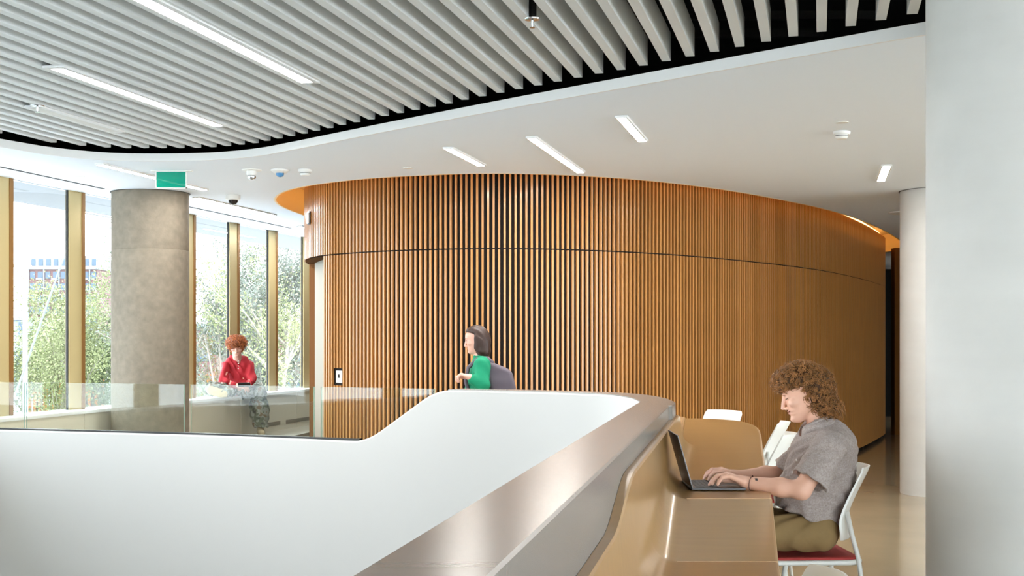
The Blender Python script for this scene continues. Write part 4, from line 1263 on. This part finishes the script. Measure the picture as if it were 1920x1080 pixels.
# ================================================================ YOUNG MAN AT THE LAPTOP
YM = 5.95
def q(x, y, d=YM): return np.array(px(x, y, d))
def man_front():
    man = empty('person', (1.40, YM, 0)); tag(man, 'young man with curly brown hair in a grey shirt typing on a laptop', 'person')
    tlt = math.radians(13.5); yaw = math.radians(4)
    f = np.array([-math.cos(tlt)*math.cos(yaw), math.cos(tlt)*math.sin(yaw), -math.sin(tlt)])
    l = np.array([-math.sin(yaw), -math.cos(yaw), 0.0]); u = np.cross(f, l)
    if u[2] < 0: u = -u
    O = np.array([1.379, YM - 0.005, 1.179])
    S = SDF((0.85, 5.50, 0.42), (1.66, 6.36, 1.45), 0.0034)
    P = head_sdf(S, O, f, u, l)
    # neck and torso core (mostly under the shirt)
    S.cone(P(-.042, 0, .075), q(1545, 812), .050, .058, .022)
    S.cone(P(-.022, 0, .045), q(1540, 806), .038, .050, .018)
    S.ell(q(1548, 850), (.10, .155, .12), .05)
    S.cone(q(1552, 842, 5.80), q(1540, 842, 6.10), .045, .045, .03)
    S.ell(q(1534, 930), (.105, .14, .13), .06)
    S.ell(q(1524, 995), (.10, .15, .085), .05)
    # thighs inside the trousers
    for yy in (5.86, 6.05):
        S.cone((1.37, yy, .66), (1.12, yy, .655), .075, .062, .04)
    # near (left) arm
    sh = np.array(px(1552, 842, 5.735)); el = np.array(px(1503, 919, 5.70)); wr = np.array(px(1399, 905, 5.79))
    S.cone(sh, el, .044, .043, .02); S.cone(el, lerp(el, wr, .38), .0395, .0405, .02); S.cone(lerp(el, wr, .38), wr, .0405, .0275, .02)
    hand_sdf(S, wr + np.array([-.006, 0, .002]), (-1, .06, .42), (0, 0, 1), (0, 1, 0), curl=(0.55, 1.15, 1.45), var=0.10)
    # far (right) arm
    sh2 = np.array(px(1524, 842, 6.13)); el2 = np.array(px(1466, 890, 6.17)); wr2 = np.array(px(1386, 893, 6.05))
    S.cone(sh2, el2, .044, .043, .02); S.cone(el2, lerp(el2, wr2, .38), .042, .043, .02); S.cone(lerp(el2, wr2, .38), wr2, .043, .0275, .02)
    hand_sdf(S, wr2 + np.array([-.008, 0, .002]), (-1, -.10, .38), (0, 0, 1), (0, -1, 0), curl=(0.45, 1.0, 1.35), var=0.08)
    body = S.build('body', [M['skin'], M['lip'], M['ink']], man)
    # lips and the small forearm tattoo by place on the body
    me = body.data; n = len(me.polygons); C = np.empty(n*3, np.float32); me.polygons.foreach_get('center', C); C = C.reshape(-1, 3) + np.array(origin_of(man))
    def loc(C): x = C - O; return x@f, x@l, x@u
    a, b, c = loc(C)
    idx = np.zeros(n, np.int32)
    idx[(a > .079) & (np.abs(b) < .021) & (c > .0425) & (c < .0625)] = 1
    tp = np.array(px(1418, 899, 5.755)); rel = C - tp
    idx[(np.abs(rel[:, 0]) < .0065) & (np.abs(rel[:, 2]) < .005) & (C[:, 1] < 5.78)] = 2
    me.polygons.foreach_set('material_index', idx)
    # brows, lashes, moustache
    for sd in (-1, 1):
        MB().tube([P(.0955, sd*.014, .143), P(.0955, sd*.026, .1475), P(.086, sd*.041, .147), P(.074, sd*.050, .142)], [.0024, .0034, .003, .001], 6).build('eyebrow', M['brow'], man, smooth=True)
        MB().tube([P(.0840, sd*.019, .1200), P(.0855, sd*.031, .1180), P(.0805, sd*.0405, .1200), P(.0765, sd*.046, .1225)], [.0009, .0019, .0019, .0008], 6).build('eyelash', M['hair_base'], man, smooth=True)
    m = MB()
    R = random.Random(5)
    for i in range(170):
        bb = R.uniform(-.024, .024); cc = .0655 + R.uniform(-.003, .003) - abs(bb)*.18
        p0 = Vector(P(.0855 - abs(bb)*.30, bb, cc)); m.tube([p0, p0 + Vector(f)*.0016 + Vector(l)*bb*.12 - Vector(u)*.005], [.0005, .0003], 3, cap=False)
    m.build('moustache', M['brow'], man)
    # ---------------- hair
    H = SDF((1.14, 5.76, 1.15), (1.56, 6.14, 1.50), 0.005)
    H.ell(q(1504, 712), (.118, .098, .084), .02)
    H.ell(q(1476, 716), (.068, .080, .052), .03)
    H.ell(q(1532, 725), (.076, .098, .086), .03)
    H.ell(q(1546, 752), (.048, .080, .055), .03)
    H.ell(q(1525, 744), (.066, .116, .058), .03)
    H.ell(q(1541, 766), (.060, .104, .042), .03)
    H.ell(q(1558, 764), (.034, .085, .040), .03)
    # clear the face
    def face(X, Y, Z):
        x, y, z = X-O[0], Y-O[1], Z-O[2]
        a = x*f[0]+y*f[1]+z*f[2]; c = x*u[0]+y*u[1]+z*u[2]; b = x*l[0]+y*l[1]+z*l[2]
        lim = .141 + .25*np.maximum(0, .035 - a) * -1.0
        return np.maximum(np.maximum(c - (.167 - .02*np.clip((a-.06)/.05, 0, 1)), .018 + .30*(0.10 - c)*0.9 - a - .0), np.abs(b) - .3)
    H.func((1.1, 5.7, 1.1), (1.5, 6.2, 1.5), face, 0.012, sub=True)
    V, F = H.mesh()
    keep = lambda C, N: np.ones(len(C), bool)
    cap = mk('hair_cap', V - 0*V, F, M['hair_base'], man, smooth=True)
    # pull the cap in a little so that curls cover it
    N = np.zeros_like(V)
    fn = np.cross(V[F[:, 1]]-V[F[:, 0]], V[F[:, 3]]-V[F[:, 0]])
    for j in range(4): np.add.at(N, F[:, j], fn)
    N /= np.linalg.norm(N, axis=1)[:, None] + 1e-12
    Vi = V - N*0.010 - np.array(origin_of(man)); cap.data.vertices.foreach_set('co', Vi.astype(np.float32).ravel())
    pts, nr = surf_points(V, F, 2000, 3)
    curls('curls', pts, nr, man, M['hair_curl'], 11, length=(.012, .026), rad=(.0055, .0095), tube=.0021, turns=(1.2, 2.4), nseg=16)
    # longer locks at the nape
    rg = random.Random(9); m = MB()
    for i in range(170):
        t = rg.random(); yy = rg.uniform(-.095, .095)
        top = np.array(px(rg.uniform(1528, 1572), rg.uniform(748, 768), YM)) + np.array([0, yy, 0])
        L = rg.uniform(.035, .075); ph = rg.uniform(0, 6.28); r = rg.uniform(.004, .008)
        pp = []
        for k in range(14):
            s_ = k/13; pp.append(Vector(top) + Vector((.012*s_ + r*math.cos(ph + s_*7), r*math.sin(ph + s_*7), -L*s_)))
        m.tube(pp, [.0024*(1-.6*k/13) for k in range(14)], 4, cap=False)
    m.build('nape_locks', M['hair_curl'], man, smooth=True)
    # ---------------- shirt
    T = SDF((1.14, 5.52, 0.60), (1.70, 6.36, 1.22), 0.0042)
    T.ell(q(1541, 858), (.148, .185, .155), .0)
    T.ell(q(1556, 832), (.110, .150, .085), .06)
    T.cone(q(1558, 835, 5.77), q(1540, 835, 6.10), .062, .062, .06)
    T.cone(q(1546, 812), q(1535, 800), .088, .072, .04)
    T.ell(q(1521, 920), (.150, .165, .16), .06)
    T.ell(q(1513, 962), (.137, .172, .13), .05)
    T.ell(q(1552, 898), (.108, .15, .12), .06)
    # hem
    A_ = q(1455, 946); B_ = q(1566, 990); hd = B_ - A_; hn = np.array([hd[2], 0, -hd[0]]); hn = hn if hn[2] < 0 else -hn
    T.plane(A_, hn)
    # sleeves
    ax = (el - sh)/np.linalg.norm(el - sh); hem = sh + ax*0.163
    L_ = SDF((1.14, 5.52, 0.60), (1.70, 6.36, 1.22), 0.0042)
    L_.cone(sh + np.array([.012, 0.012, .006]), hem + ax*.05 + np.array([.008, 0, -.004]), .074, .088, .0)
    L_.plane(hem, ax); L_.cone(hem + ax*.06 + np.array([.008, 0, -.004]), hem - ax*.004 + np.array([.008, 0, -.004]), .075, .069, .004, sub=True)
    ax2 = (el2 - sh2)/np.linalg.norm(el2 - sh2); hem2 = sh2 + ax2*0.170
    L2 = SDF((1.14, 5.52, 0.60), (1.70, 6.36, 1.22), 0.0042)
    L2.cone(sh2 + np.array([.01, -0.03, .01]), hem2 + ax2*.05, .078, .076, .0)
    L2.plane(hem2, ax2); L2.cone(hem2 + ax2*.06, hem2 - ax2*.004, .064, .060, .004, sub=True)
    for X_ in (L_, L2):
        h = np.clip(0.5 + 0.5*(X_.d - T.d)/0.028, 0, 1); T.d = (X_.d*(1-h) + T.d*h - 0.028*h*(1-h)).astype(np.float32)
    # neck opening in front, soft folds
    T.cone(P(.015, 0, .03), P(.012, 0, -.05), .048, .046, .006, sub=True)
    fold = lambda X, Y, Z: 0.0055*np.sin(38*X + 55*Z + 9*np.sin(14*Y + 6*Z)) * np.clip((1.10 - Z)*4, 0.25, 1) + 0.003*np.sin(70*Y + 25*Z + 20*X + 4*np.sin(30*Z))
    T.wrinkle((1.14, 5.52, .6), (1.7, 6.36, 1.22), fold)
    T.build('shirt', M['chambray'], man)
    # collar: folded band round the neck
    cv = []
    nc = np.array(P(-.028, 0, -.012)); 
    def collar_ring(r1, r2, dz, grow):
        out_ = []
        for k in range(25):
            a_ = math.radians(-155 + 310*k/24)     # open at the front
            dirv = -f*math.cos(a_) + l*math.sin(a_)
            hgt = dz + 0.0*abs(a_)
            drop = -0.030*(abs(a_)/math.radians(155))**2
            out_.append(nc + dirv*np.array([1, 1, 1])*(r1 + grow) + u*(hgt + drop))
        return out_
    rings = [collar_ring(.066, 0, -.014, 0), collar_ring(.065, 0, .018, 0), collar_ring(.070, 0, .021, 0), collar_ring(.078, 0, .010, .004), collar_ring(.084, 0, -.022, .012), collar_ring(.081, 0, -.023, .010), collar_ring(.073, 0, .004, .002)]
    m = MB()
    for r_a, r_b in zip(rings[:-1], rings[1:]): m.strip(r_a, r_b)
    o = m.build('collar', M['chambray'], man, smooth=True)
    sol = o.modifiers.new('solid', 'SOLIDIFY'); sol.thickness = 0.002
    for (bx, by) in ((1497, 862), (1489, 884), (1483, 905)):
        c0 = q(bx, by, 5.86); 
        o = MB().lathe((0, 0, 0), [(.0045, -.001), (.0048, 0), (.004, .0016)], 12).build('button', M['device'], man, local=True); o.location = Vector(c0 + np.array([-.012, -.015, 0])) - origin_of(man); o.rotation_euler = (math.radians(80), 0, math.radians(-35))
    # ---------------- trousers and shoes
    K = SDF((0.72, 5.68, 0.03), (1.66, 6.24, 0.82), 0.006)
    K.ell(q(1522, 994), (.118, .172, .105), .04)
    for yy, s2 in ((5.855, -1), (6.05, 1)):
        K.cone((1.385, yy, .665), (1.05, yy + s2*.02, .675), .088, .074, .05)
        K.cone((1.05, yy + s2*.02, .675), (.93, yy + s2*.02, .665), .074, .066, .02)
        K.cone((.95, yy + s2*.02, .655), (.87, yy + s2*.02, .14), .068, .050, .03)
    K.plane((0, 0, .587), (0, 0, -1), lo=(1.13, 5.6, .3), hi=(1.7, 6.3, .7))
    K.wrinkle((.72, 5.68, .03), (1.66, 6.24, .82), lambda X, Y, Z: 0.004*np.sin(45*X - 40*Z + 5*np.sin(20*Y)))
    K.build('trousers', M['khaki'], man)
    for yy in (5.835, 6.07):
        Q = SDF((.66, yy - .08, -.01), (.98, yy + .08, .2), 0.005)
        Q.cone((.87, yy, .10), (.88, yy, .045), .05, .042, .02); Q.cone((.90, yy, .040), (.76, yy, .036), .040, .034, .03); Q.plane((0, 0, .002), (0, 0, -1))
        Q.build('shoe', M['shoe'], man)
    # bracelet
    bw = lerp(el, wr, .90); ad = (wr - el)/np.linalg.norm(wr - el); e1 = np.cross(ad, (0, 1, 0)); e1 /= np.linalg.norm(e1); e2 = np.cross(ad, e1)
    MB().tube([bw + (e1*math.cos(t_) + e2*math.sin(t_))*.0315 + ad*.006*math.sin(t_) for t_ in np.linspace(0, 2*math.pi, 28)], .0016, 6, cap=False).build('bracelet', M['bracelet'], man, smooth=True)
    MB().lathe(tuple(bw + np.array([.004, 0, .033])), [(.001, -.004), (.004, 0), (.001, .004)], 10).build('bracelet_knot', M['bracelet'], man)
man_front()

# ================================================================ WALKING WOMAN BEHIND THE PARAPET
def woman():
    D = 10.2
    Q = lambda x, y, d=D: np.array(px(x, y, d))
    w = empty('person', (-0.27, D, 0)); tag(w, 'dark-haired woman in a green sweater walking left behind the white parapet', 'person')
    sc = 0.88; t = math.radians(5)
    f = np.array([-math.cos(t), 0, -math.sin(t)]); l = np.array([0, -1.0, 0]); u = np.cross(f, l)
    O = np.array([-0.278, D, 1.440])
    S = SDF((-.62, 9.82, .0), (.16, 10.56, 1.70), 0.0062)
    P = head_sdf(S, O, f, u, l, sc)
    S.cone(P(-.025, 0, .06), Q(901, 676), .045, .05, .03)
    S.ell(Q(903, 705), (.085, .14, .14), .05)
    S.cone((-.255, D, 1.10), (-.255, D, .98), .10, .12, .06)
    S.cone((-.255, 10.12, .95), (-.36, 10.11, .52), .075, .055, .05); S.cone((-.36, 10.11, .52), (-.36, 10.11, .10), .052, .035, .02)
    S.cone((-.255, 10.28, .95), (-.20, 10.29, .52), .075, .055, .05); S.cone((-.20, 10.29, .52), (-.05, 10.29, .14), .052, .035, .02)
    sh = Q(904, 682, 10.05); el = Q(905, 722, 10.0); wr = Q(882, 708, 9.98)
    S.cone(sh, el, .042, .038, .02); S.cone(el, wr, .036, .026, .02)
    hand_sdf(S, wr, (-1, .1, .35), (0, 0, 1), (0, 1, 0), curl=(.9, 1.9, 2.6), sc=.92)
    sh2 = Q(904, 682, 10.36); el2 = Q(914, 735, 10.40); wr2 = Q(888, 752, 10.38)
    S.cone(sh2, el2, .042, .038, .02); S.cone(el2, wr2, .036, .026, .02)
    hand_sdf(S, wr2, (-1, 0, -.2), (0, 0, 1), (0, -1, 0), curl=(.4, .8, 1.1), sc=.92)
    S.build('body', M['skin_pale'], w)
    H = SDF((-.46, 10.02, 1.36), (-.05, 10.38, 1.72), .006)
    H.ell(P(-.008, 0, .135), (.108, .088, .108), .0)
    H.ell(P(-.052, 0, .075), (.064, .088, .095), .03)
    H.ell(P(-.062, 0, .015), (.052, .082, .055), .03)
    def face(X, Y, Z):
        x, z = X-O[0], Z-O[2]; a = x*f[0]+z*f[2]; c = x*u[0]+z*u[2]
        return np.maximum(c - (.172 - .5*np.maximum(0, .05 - a)), .012 + .25*(.09 - c)*(c < .09) - a) + 0*Y
    H.func((-.6, 9.9, 1.3), (0, 10.5, 1.75), face, .03, sub=True)
    H.wrinkle((-.46, 10.02, 1.36), (-.05, 10.38, 1.72), lambda X, Y, Z: .0022*np.sin(150*Y + 60*X + 4*np.sin(20*Z)))
    H.build('hair', M['dark_hair'], w)
    for sd in (-1, 1):
        MB().tube([P(.0955, sd*.014, .143), P(.0955, sd*.026, .1475), P(.086, sd*.041, .147)], [.002, .003, .0015], 6).build('eyebrow', M['dark_hair'], w, smooth=True)
        MB().tube([P(.0840, sd*.019, .1230), P(.0855, sd*.031, .1240), P(.0805, sd*.0405, .1230)], [.001, .0025, .001], 6).build('eyelash', M['dark_hair'], w, smooth=True)
    MB().tube([P(.0830, -.016, .053), P(.0865, 0, .0535), P(.0830, .016, .053)], [.001, .003, .001], 6).build('lips', M['lip'], w, smooth=True)
    T = SDF((-.50, 9.86, .82), (.06, 10.54, 1.46), .006)
    T.ell(Q(904, 704), (.105, .165, .15), .0); T.cone(Q(903, 688, 10.07), Q(903, 688, 10.33), .062, .062, .05)
    T.cone(Q(901, 672), Q(902, 684), .058, .07, .03); T.cone((-.25, D, 1.15), (-.25, D, .93), .125, .135, .06)
    T.cone(sh, el, .058, .052, .03); T.cone(el, el*.2 + wr*.8, .052, .040, .02)
    T.cone(sh2, el2, .058, .052, .03); T.cone(el2, el2*.2 + wr2*.8, .052, .040, .02)
    T.plane((0, 0, .88), (0, 0, -1)); T.plane(P(0, 0, -.012), u)
    T.wrinkle((-.5, 9.86, .82), (.06, 10.54, 1.46), lambda X, Y, Z: .003*np.sin(50*Z + 40*X + 5*np.sin(20*Y)))
    T.build('sweater', M['green_knit'], w)
    K = SDF((-.52, 9.98, .03), (.10, 10.42, 1.02), .007)
    K.cone((-.25, 10.14, .95), (-.25, 10.26, .95), .125, .125, .04)
    K.cone((-.255, 10.12, .92), (-.36, 10.11, .52), .088, .066, .04); K.cone((-.36, 10.11, .52), (-.36, 10.11, .12), .066, .055, .02)
    K.cone((-.255, 10.28, .92), (-.20, 10.29, .52), .088, .066, .04); K.cone((-.20, 10.29, .52), (-.06, 10.29, .16), .066, .055, .02)
    K.plane((0, 0, .96), (0, 0, 1)); K.build('trousers', M['jeans'], w)
    for (x, y, z) in ((-.36, 10.11, 0), (-.05, 10.29, 0.03)):
        B_ = SDF((x - .22, y - .07, -.01), (x + .12, y + .07, .16), .006); B_.cone((x, y, z + .09), (x + .01, y, z + .045), .045, .04, .02); B_.cone((x + .02, y, z + .04), (x - .12, y, z + .033), .038, .03, .03); B_.plane((0, 0, z + .002), (0, 0, -1)); B_.build('shoe', M['shoe'], w)
    # backpack on her back
    bp = empty('backpack', (-.08, D, .99)); tag(bp, 'grey backpack on the back of the walking woman', 'backpack')
    G = SDF((-.20, 9.98, .94), (.10, 10.44, 1.42), .006)
    def rb(X, Y, Z):
        x = np.abs(X + .070 - .22*(1.15 - Z)) - .072; y = np.abs(Y - D) - .115; z = np.abs(Z + .42*(X + .07) - 1.150) - .15
        o = np.sqrt(np.maximum(x, 0)**2 + np.maximum(y, 0)**2 + np.maximum(z, 0)**2) + np.minimum(np.maximum(x, np.maximum(y, z)), 0); return o - .03
    G.func((-.20, 9.98, .94), (.10, 10.44, 1.42), rb, 0)
    G.wrinkle((-.2, 9.98, .94), (.1, 10.44, 1.42), lambda X, Y, Z: .003*np.sin(40*Z + 30*Y))
    G.build('bag', M['backpack'], bp)
    for sd in (-1, 1):
        y = D + sd*.095
        MB().tube([(-.15, y, 1.36), (-.20, y, 1.405), (-.27, y, 1.40), (-.345, y, 1.33), (-.365, y, 1.22), (-.33, y, 1.10), (-.16, y, 1.02)], .016, 8).build('strap', M['backpack'], bp, smooth=True)
    MB().tube([(.005, D - .10, 1.20), (.010, D - .10, 1.20), (.010, D + .10, 1.20)], .004, 6).build('zip', M['dark_plastic'], bp)
woman()

# ================================================================ MAN ON THE WINDOW SILL
def sill_man():
    Q = lambda x, y, d: np.array(px(x, y, d))
    c0 = Q(447, 735, 16.2)
    p = empty('person', (c0[0], c0[1], SILL)); tag(p, 'ginger curly-haired man in a red long-sleeved top sitting on the window sill', 'person')
    t = math.radians(24); fh = np.array([.20, -.98, 0]); fh /= np.linalg.norm(fh)
    f = fh*math.cos(t) + np.array([0, 0, -math.sin(t)]); l = np.cross((0, 0, 1.0), fh); u = np.cross(f, l)
    lo, hi = (-4.0, 15.3, .30), (-2.95, 16.75, 1.72)
    S = SDF(lo, hi, .0075)
    chin = Q(443.5, 669.5, 16.0); sc = 1.0
    O = chin - f*.075*sc - u*.003
    P = head_sdf(S, O, f, u, l, sc)
    nb = Q(445, 677, 16.16)
    S.cone(P(-.03, 0, .07), nb, .052, .056, .03)
    S.ell(Q(446, 705, 16.2), (.15, .09, .16), .05); S.ell(Q(447, 730, 16.22), (.13, .10, .10), .05)
    shA, shB = Q(424, 685, 16.12), Q(466, 684, 16.22)
    elA, elB = Q(419, 714, 15.98), Q(472, 711, 16.12); wrA, wrB = Q(447, 724, 15.93), Q(467, 720.5, 15.97)
    for a, b, c in ((shA, elA, wrA), (shB, elB, wrB)):
        S.cone(a, b, .048, .042, .03); S.cone(b, c, .040, .027, .02)
    hand_sdf(S, wrA, (.95, -.25, -.12), (0, 0, 1), (.2, .9, .3), curl=(.5, 1.2, 1.6)); hand_sdf(S, wrB, (-.9, -.35, -.1), (0, 0, 1), (-.2, .9, .3), curl=(.5, 1.2, 1.6))
    hipA, hipB = Q(437, 732, 16.15), Q(458, 732, 16.2)
    knA, anA = Q(398, 729, 15.72), Q(424, 736, 15.72)
    knB, anB = Q(484, 737, 16.34), Q(489, 800, 16.36)
    S.cone(hipA, knA, .075, .06, .04); S.cone(knA, anA, .052, .04, .02); S.cone(hipB, knB, .075, .06, .04); S.cone(knB, anB, .052, .04, .02)
    S.build('body', M['skin_pale'], p)
    T = SDF(lo, hi, .007)
    T.ell(Q(445.5, 700, 16.2), (.168, .108, .178), .0); T.ell(Q(447, 724, 16.2), (.165, .12, .10), .05)
    T.cone(Q(428, 684, 16.15), Q(463, 683, 16.22), .060, .060, .05); T.cone(Q(436, 675, 16.15), Q(455, 675, 16.2), .058, .058, .04)
    for a, b, c in ((shA, elA, wrA), (shB, elB, wrB)):
        T.cone(a, b, .058, .053, .02); T.cone(b, b*.12 + c*.88, .052, .038, .02)
    T.cone(P(-.005, 0, .02), nb + np.array([0, 0, .035]), .058, .054, .006, sub=True)
    T.plane(Q(447, 735, 16.2), (0, 0, -1), lo=(-3.66, 15.3, .3), hi=(-3.3, 16.8, 1.2))
    T.wrinkle(lo, hi, lambda X, Y, Z: .0075*np.sin(46*Z + 34*X + 5*np.sin(16*Y + 9*X)) + .005*np.sin(60*X - 20*Z))
    T.build('long_sleeved_top', M['red_knit'], p)
    for k in range(4):
        cb = Q(447, 677 + 4.6*k, 16.075 + .002*k - .012*k); o = MB().lathe((0, 0, 0), [(.006, -.002), (.007, 0), (.005, .003)], 10).build('button', M['device'], p, local=True); o.location = Vector(cb) - origin_of(p); o.rotation_euler = (math.radians(90), 0, .2)
    K = SDF(lo, hi, .0075)
    K.ell(Q(448, 733, 16.2), (.15, .12, .10), .0)
    K.cone(hipA, knA, .098, .085, .05); K.cone(knA, anA + np.array([.03, 0, 0]), .083, .072, .03)
    K.cone(hipB, knB, .100, .098, .05); K.cone(knB, anB, .105, .100, .03); K.cone(lerp(knB, anB, .4), lerp(knB, anB, .6), .125, .122, .04)
    K.plane((0, 0, SILL + .003), (0, 0, -1), lo=(-4.2, 15.2, .3), hi=(-3.42, 16.24, 1.1)); K.plane(anB + np.array([0, 0, -.005]), (0, 0, -1), lo=(-3.45, 16.1, .3), hi=(-3.0, 16.7, .6))
    K.wrinkle(lo, hi, lambda X, Y, Z: .006*np.sin(48*Z + 14*X + 5*np.sin(22*X)))
    K.build('camouflage_trousers', M['camo'], p)
    # shoes: one sole turned to the viewer, one hanging
    a0 = Q(391, 730, 15.66); a1 = Q(425, 741, 15.62)
    m = SDF(np.minimum(a0, a1) - .12, np.maximum(a0, a1) + .12, .006)
    m.cone(lerp(a0, a1, .12) , lerp(a0, a1, .85), .052, .046, .02)
    m.plane(a0 + np.array([0, -.028, 0]), (0.15, -1, 0)); m.plane((0, 0, SILL + .002), (0, 0, -1)); sh_ = m.build('shoe', M['shoe'], p)
    m = SDF(np.minimum(a0, a1) - .12, np.maximum(a0, a1) + .12, .006)
    m.cone(lerp(a0, a1, .12) , lerp(a0, a1, .85), .057, .051, .02); m.plane(a0 + np.array([0, -.044, 0]), (0.15, -1, 0)); m.plane(a0 + np.array([0, -.029, 0]), (-0.15, 1, 0)); m.plane((0, 0, SILL + .002), (0, 0, -1))
    m.build('sole', M['sole'], sh_)
    b0 = anB + np.array([.0, -.02, -.035]); m = SDF((b0[0] - .12, b0[1] - .28, .32), (b0[0] + .16, b0[1] + .12, .56), .006)
    zf = .338 + .035
    m.cone(b0, (b0[0], b0[1], zf), .046, .042, .02); m.cone((b0[0], b0[1] + .03, zf), (b0[0] + .05, b0[1] - .15, zf - .004), .042, .036, .03); m.plane((0, 0, .333), (0, 0, -1)); m.build('shoe', M['shoe'], p)
    # hair
    H = SDF(O - .30, O + np.array([.30, .30, .42]), .008)
    H.ell(P(-.006, 0, .165), (.120, .118, .092), .0); H.ell(P(.03, 0, .185), (.085, .10, .06), .03); H.ell(P(-.03, 0, .10), (.085, .112, .075), .03)
    def face(X, Y, Z):
        x, y, z = X-O[0], Y-O[1], Z-O[2]; a = x*f[0]+y*f[1]+z*f[2]; b = x*l[0]+y*l[1]+z*l[2]; c = x*u[0]+y*u[1]+z*u[2]
        return np.maximum(np.maximum(c - .140, .02 - a), np.abs(b) - .066)
    H.func(O - .3, O + np.array([.3, .3, .42]), face, .015, sub=True)
    V, F = H.mesh(); mk('hair_cap', V, F, M['ginger_base'], p, smooth=True)
    pts, nr = surf_points(V, F, 520, 21)
    curls('curls', pts, nr, p, M['ginger_curl'], 31, length=(.02, .04), rad=(.008, .014), tube=.0038, turns=(1.1, 2), nseg=11)
    for sd in (-1, 1):
        MB().tube([P(.0955, sd*.014, .143), P(.0955, sd*.026, .1475), P(.086, sd*.041, .147)], [.003, .004, .002], 6).build('eyebrow', M['ginger_base'], p, smooth=True)
        MB().tube([P(.0840, sd*.019, .1200), P(.0855, sd*.031, .1180), P(.0805, sd*.0405, .1200)], [.001, .002, .001], 6).build('eyelash', M['hair_base'], p, smooth=True)
    ph = Q(458, 721, 15.86); e = empty('phone', ph); tag(e, 'dark phone held by the man sitting on the sill', 'phone')
    ax = Vector((.95, .1, .02)).normalized(); ay = Vector((.0, -.75, .6)); ay = (ay - ax*ay.dot(ax)).normalized(); az = ax.cross(ay)
    b_ = MB().obox(ph, ax*.075, ay*.036, az*.0045).build('case', M['dark_plastic'], e)
    MB().obox(Vector(ph) + az*(.0052 if az.z > 0 else -.0052), ax*.070, ay*.033, az*.0005).build('screen', M['device_dark'], e)
sill_man()
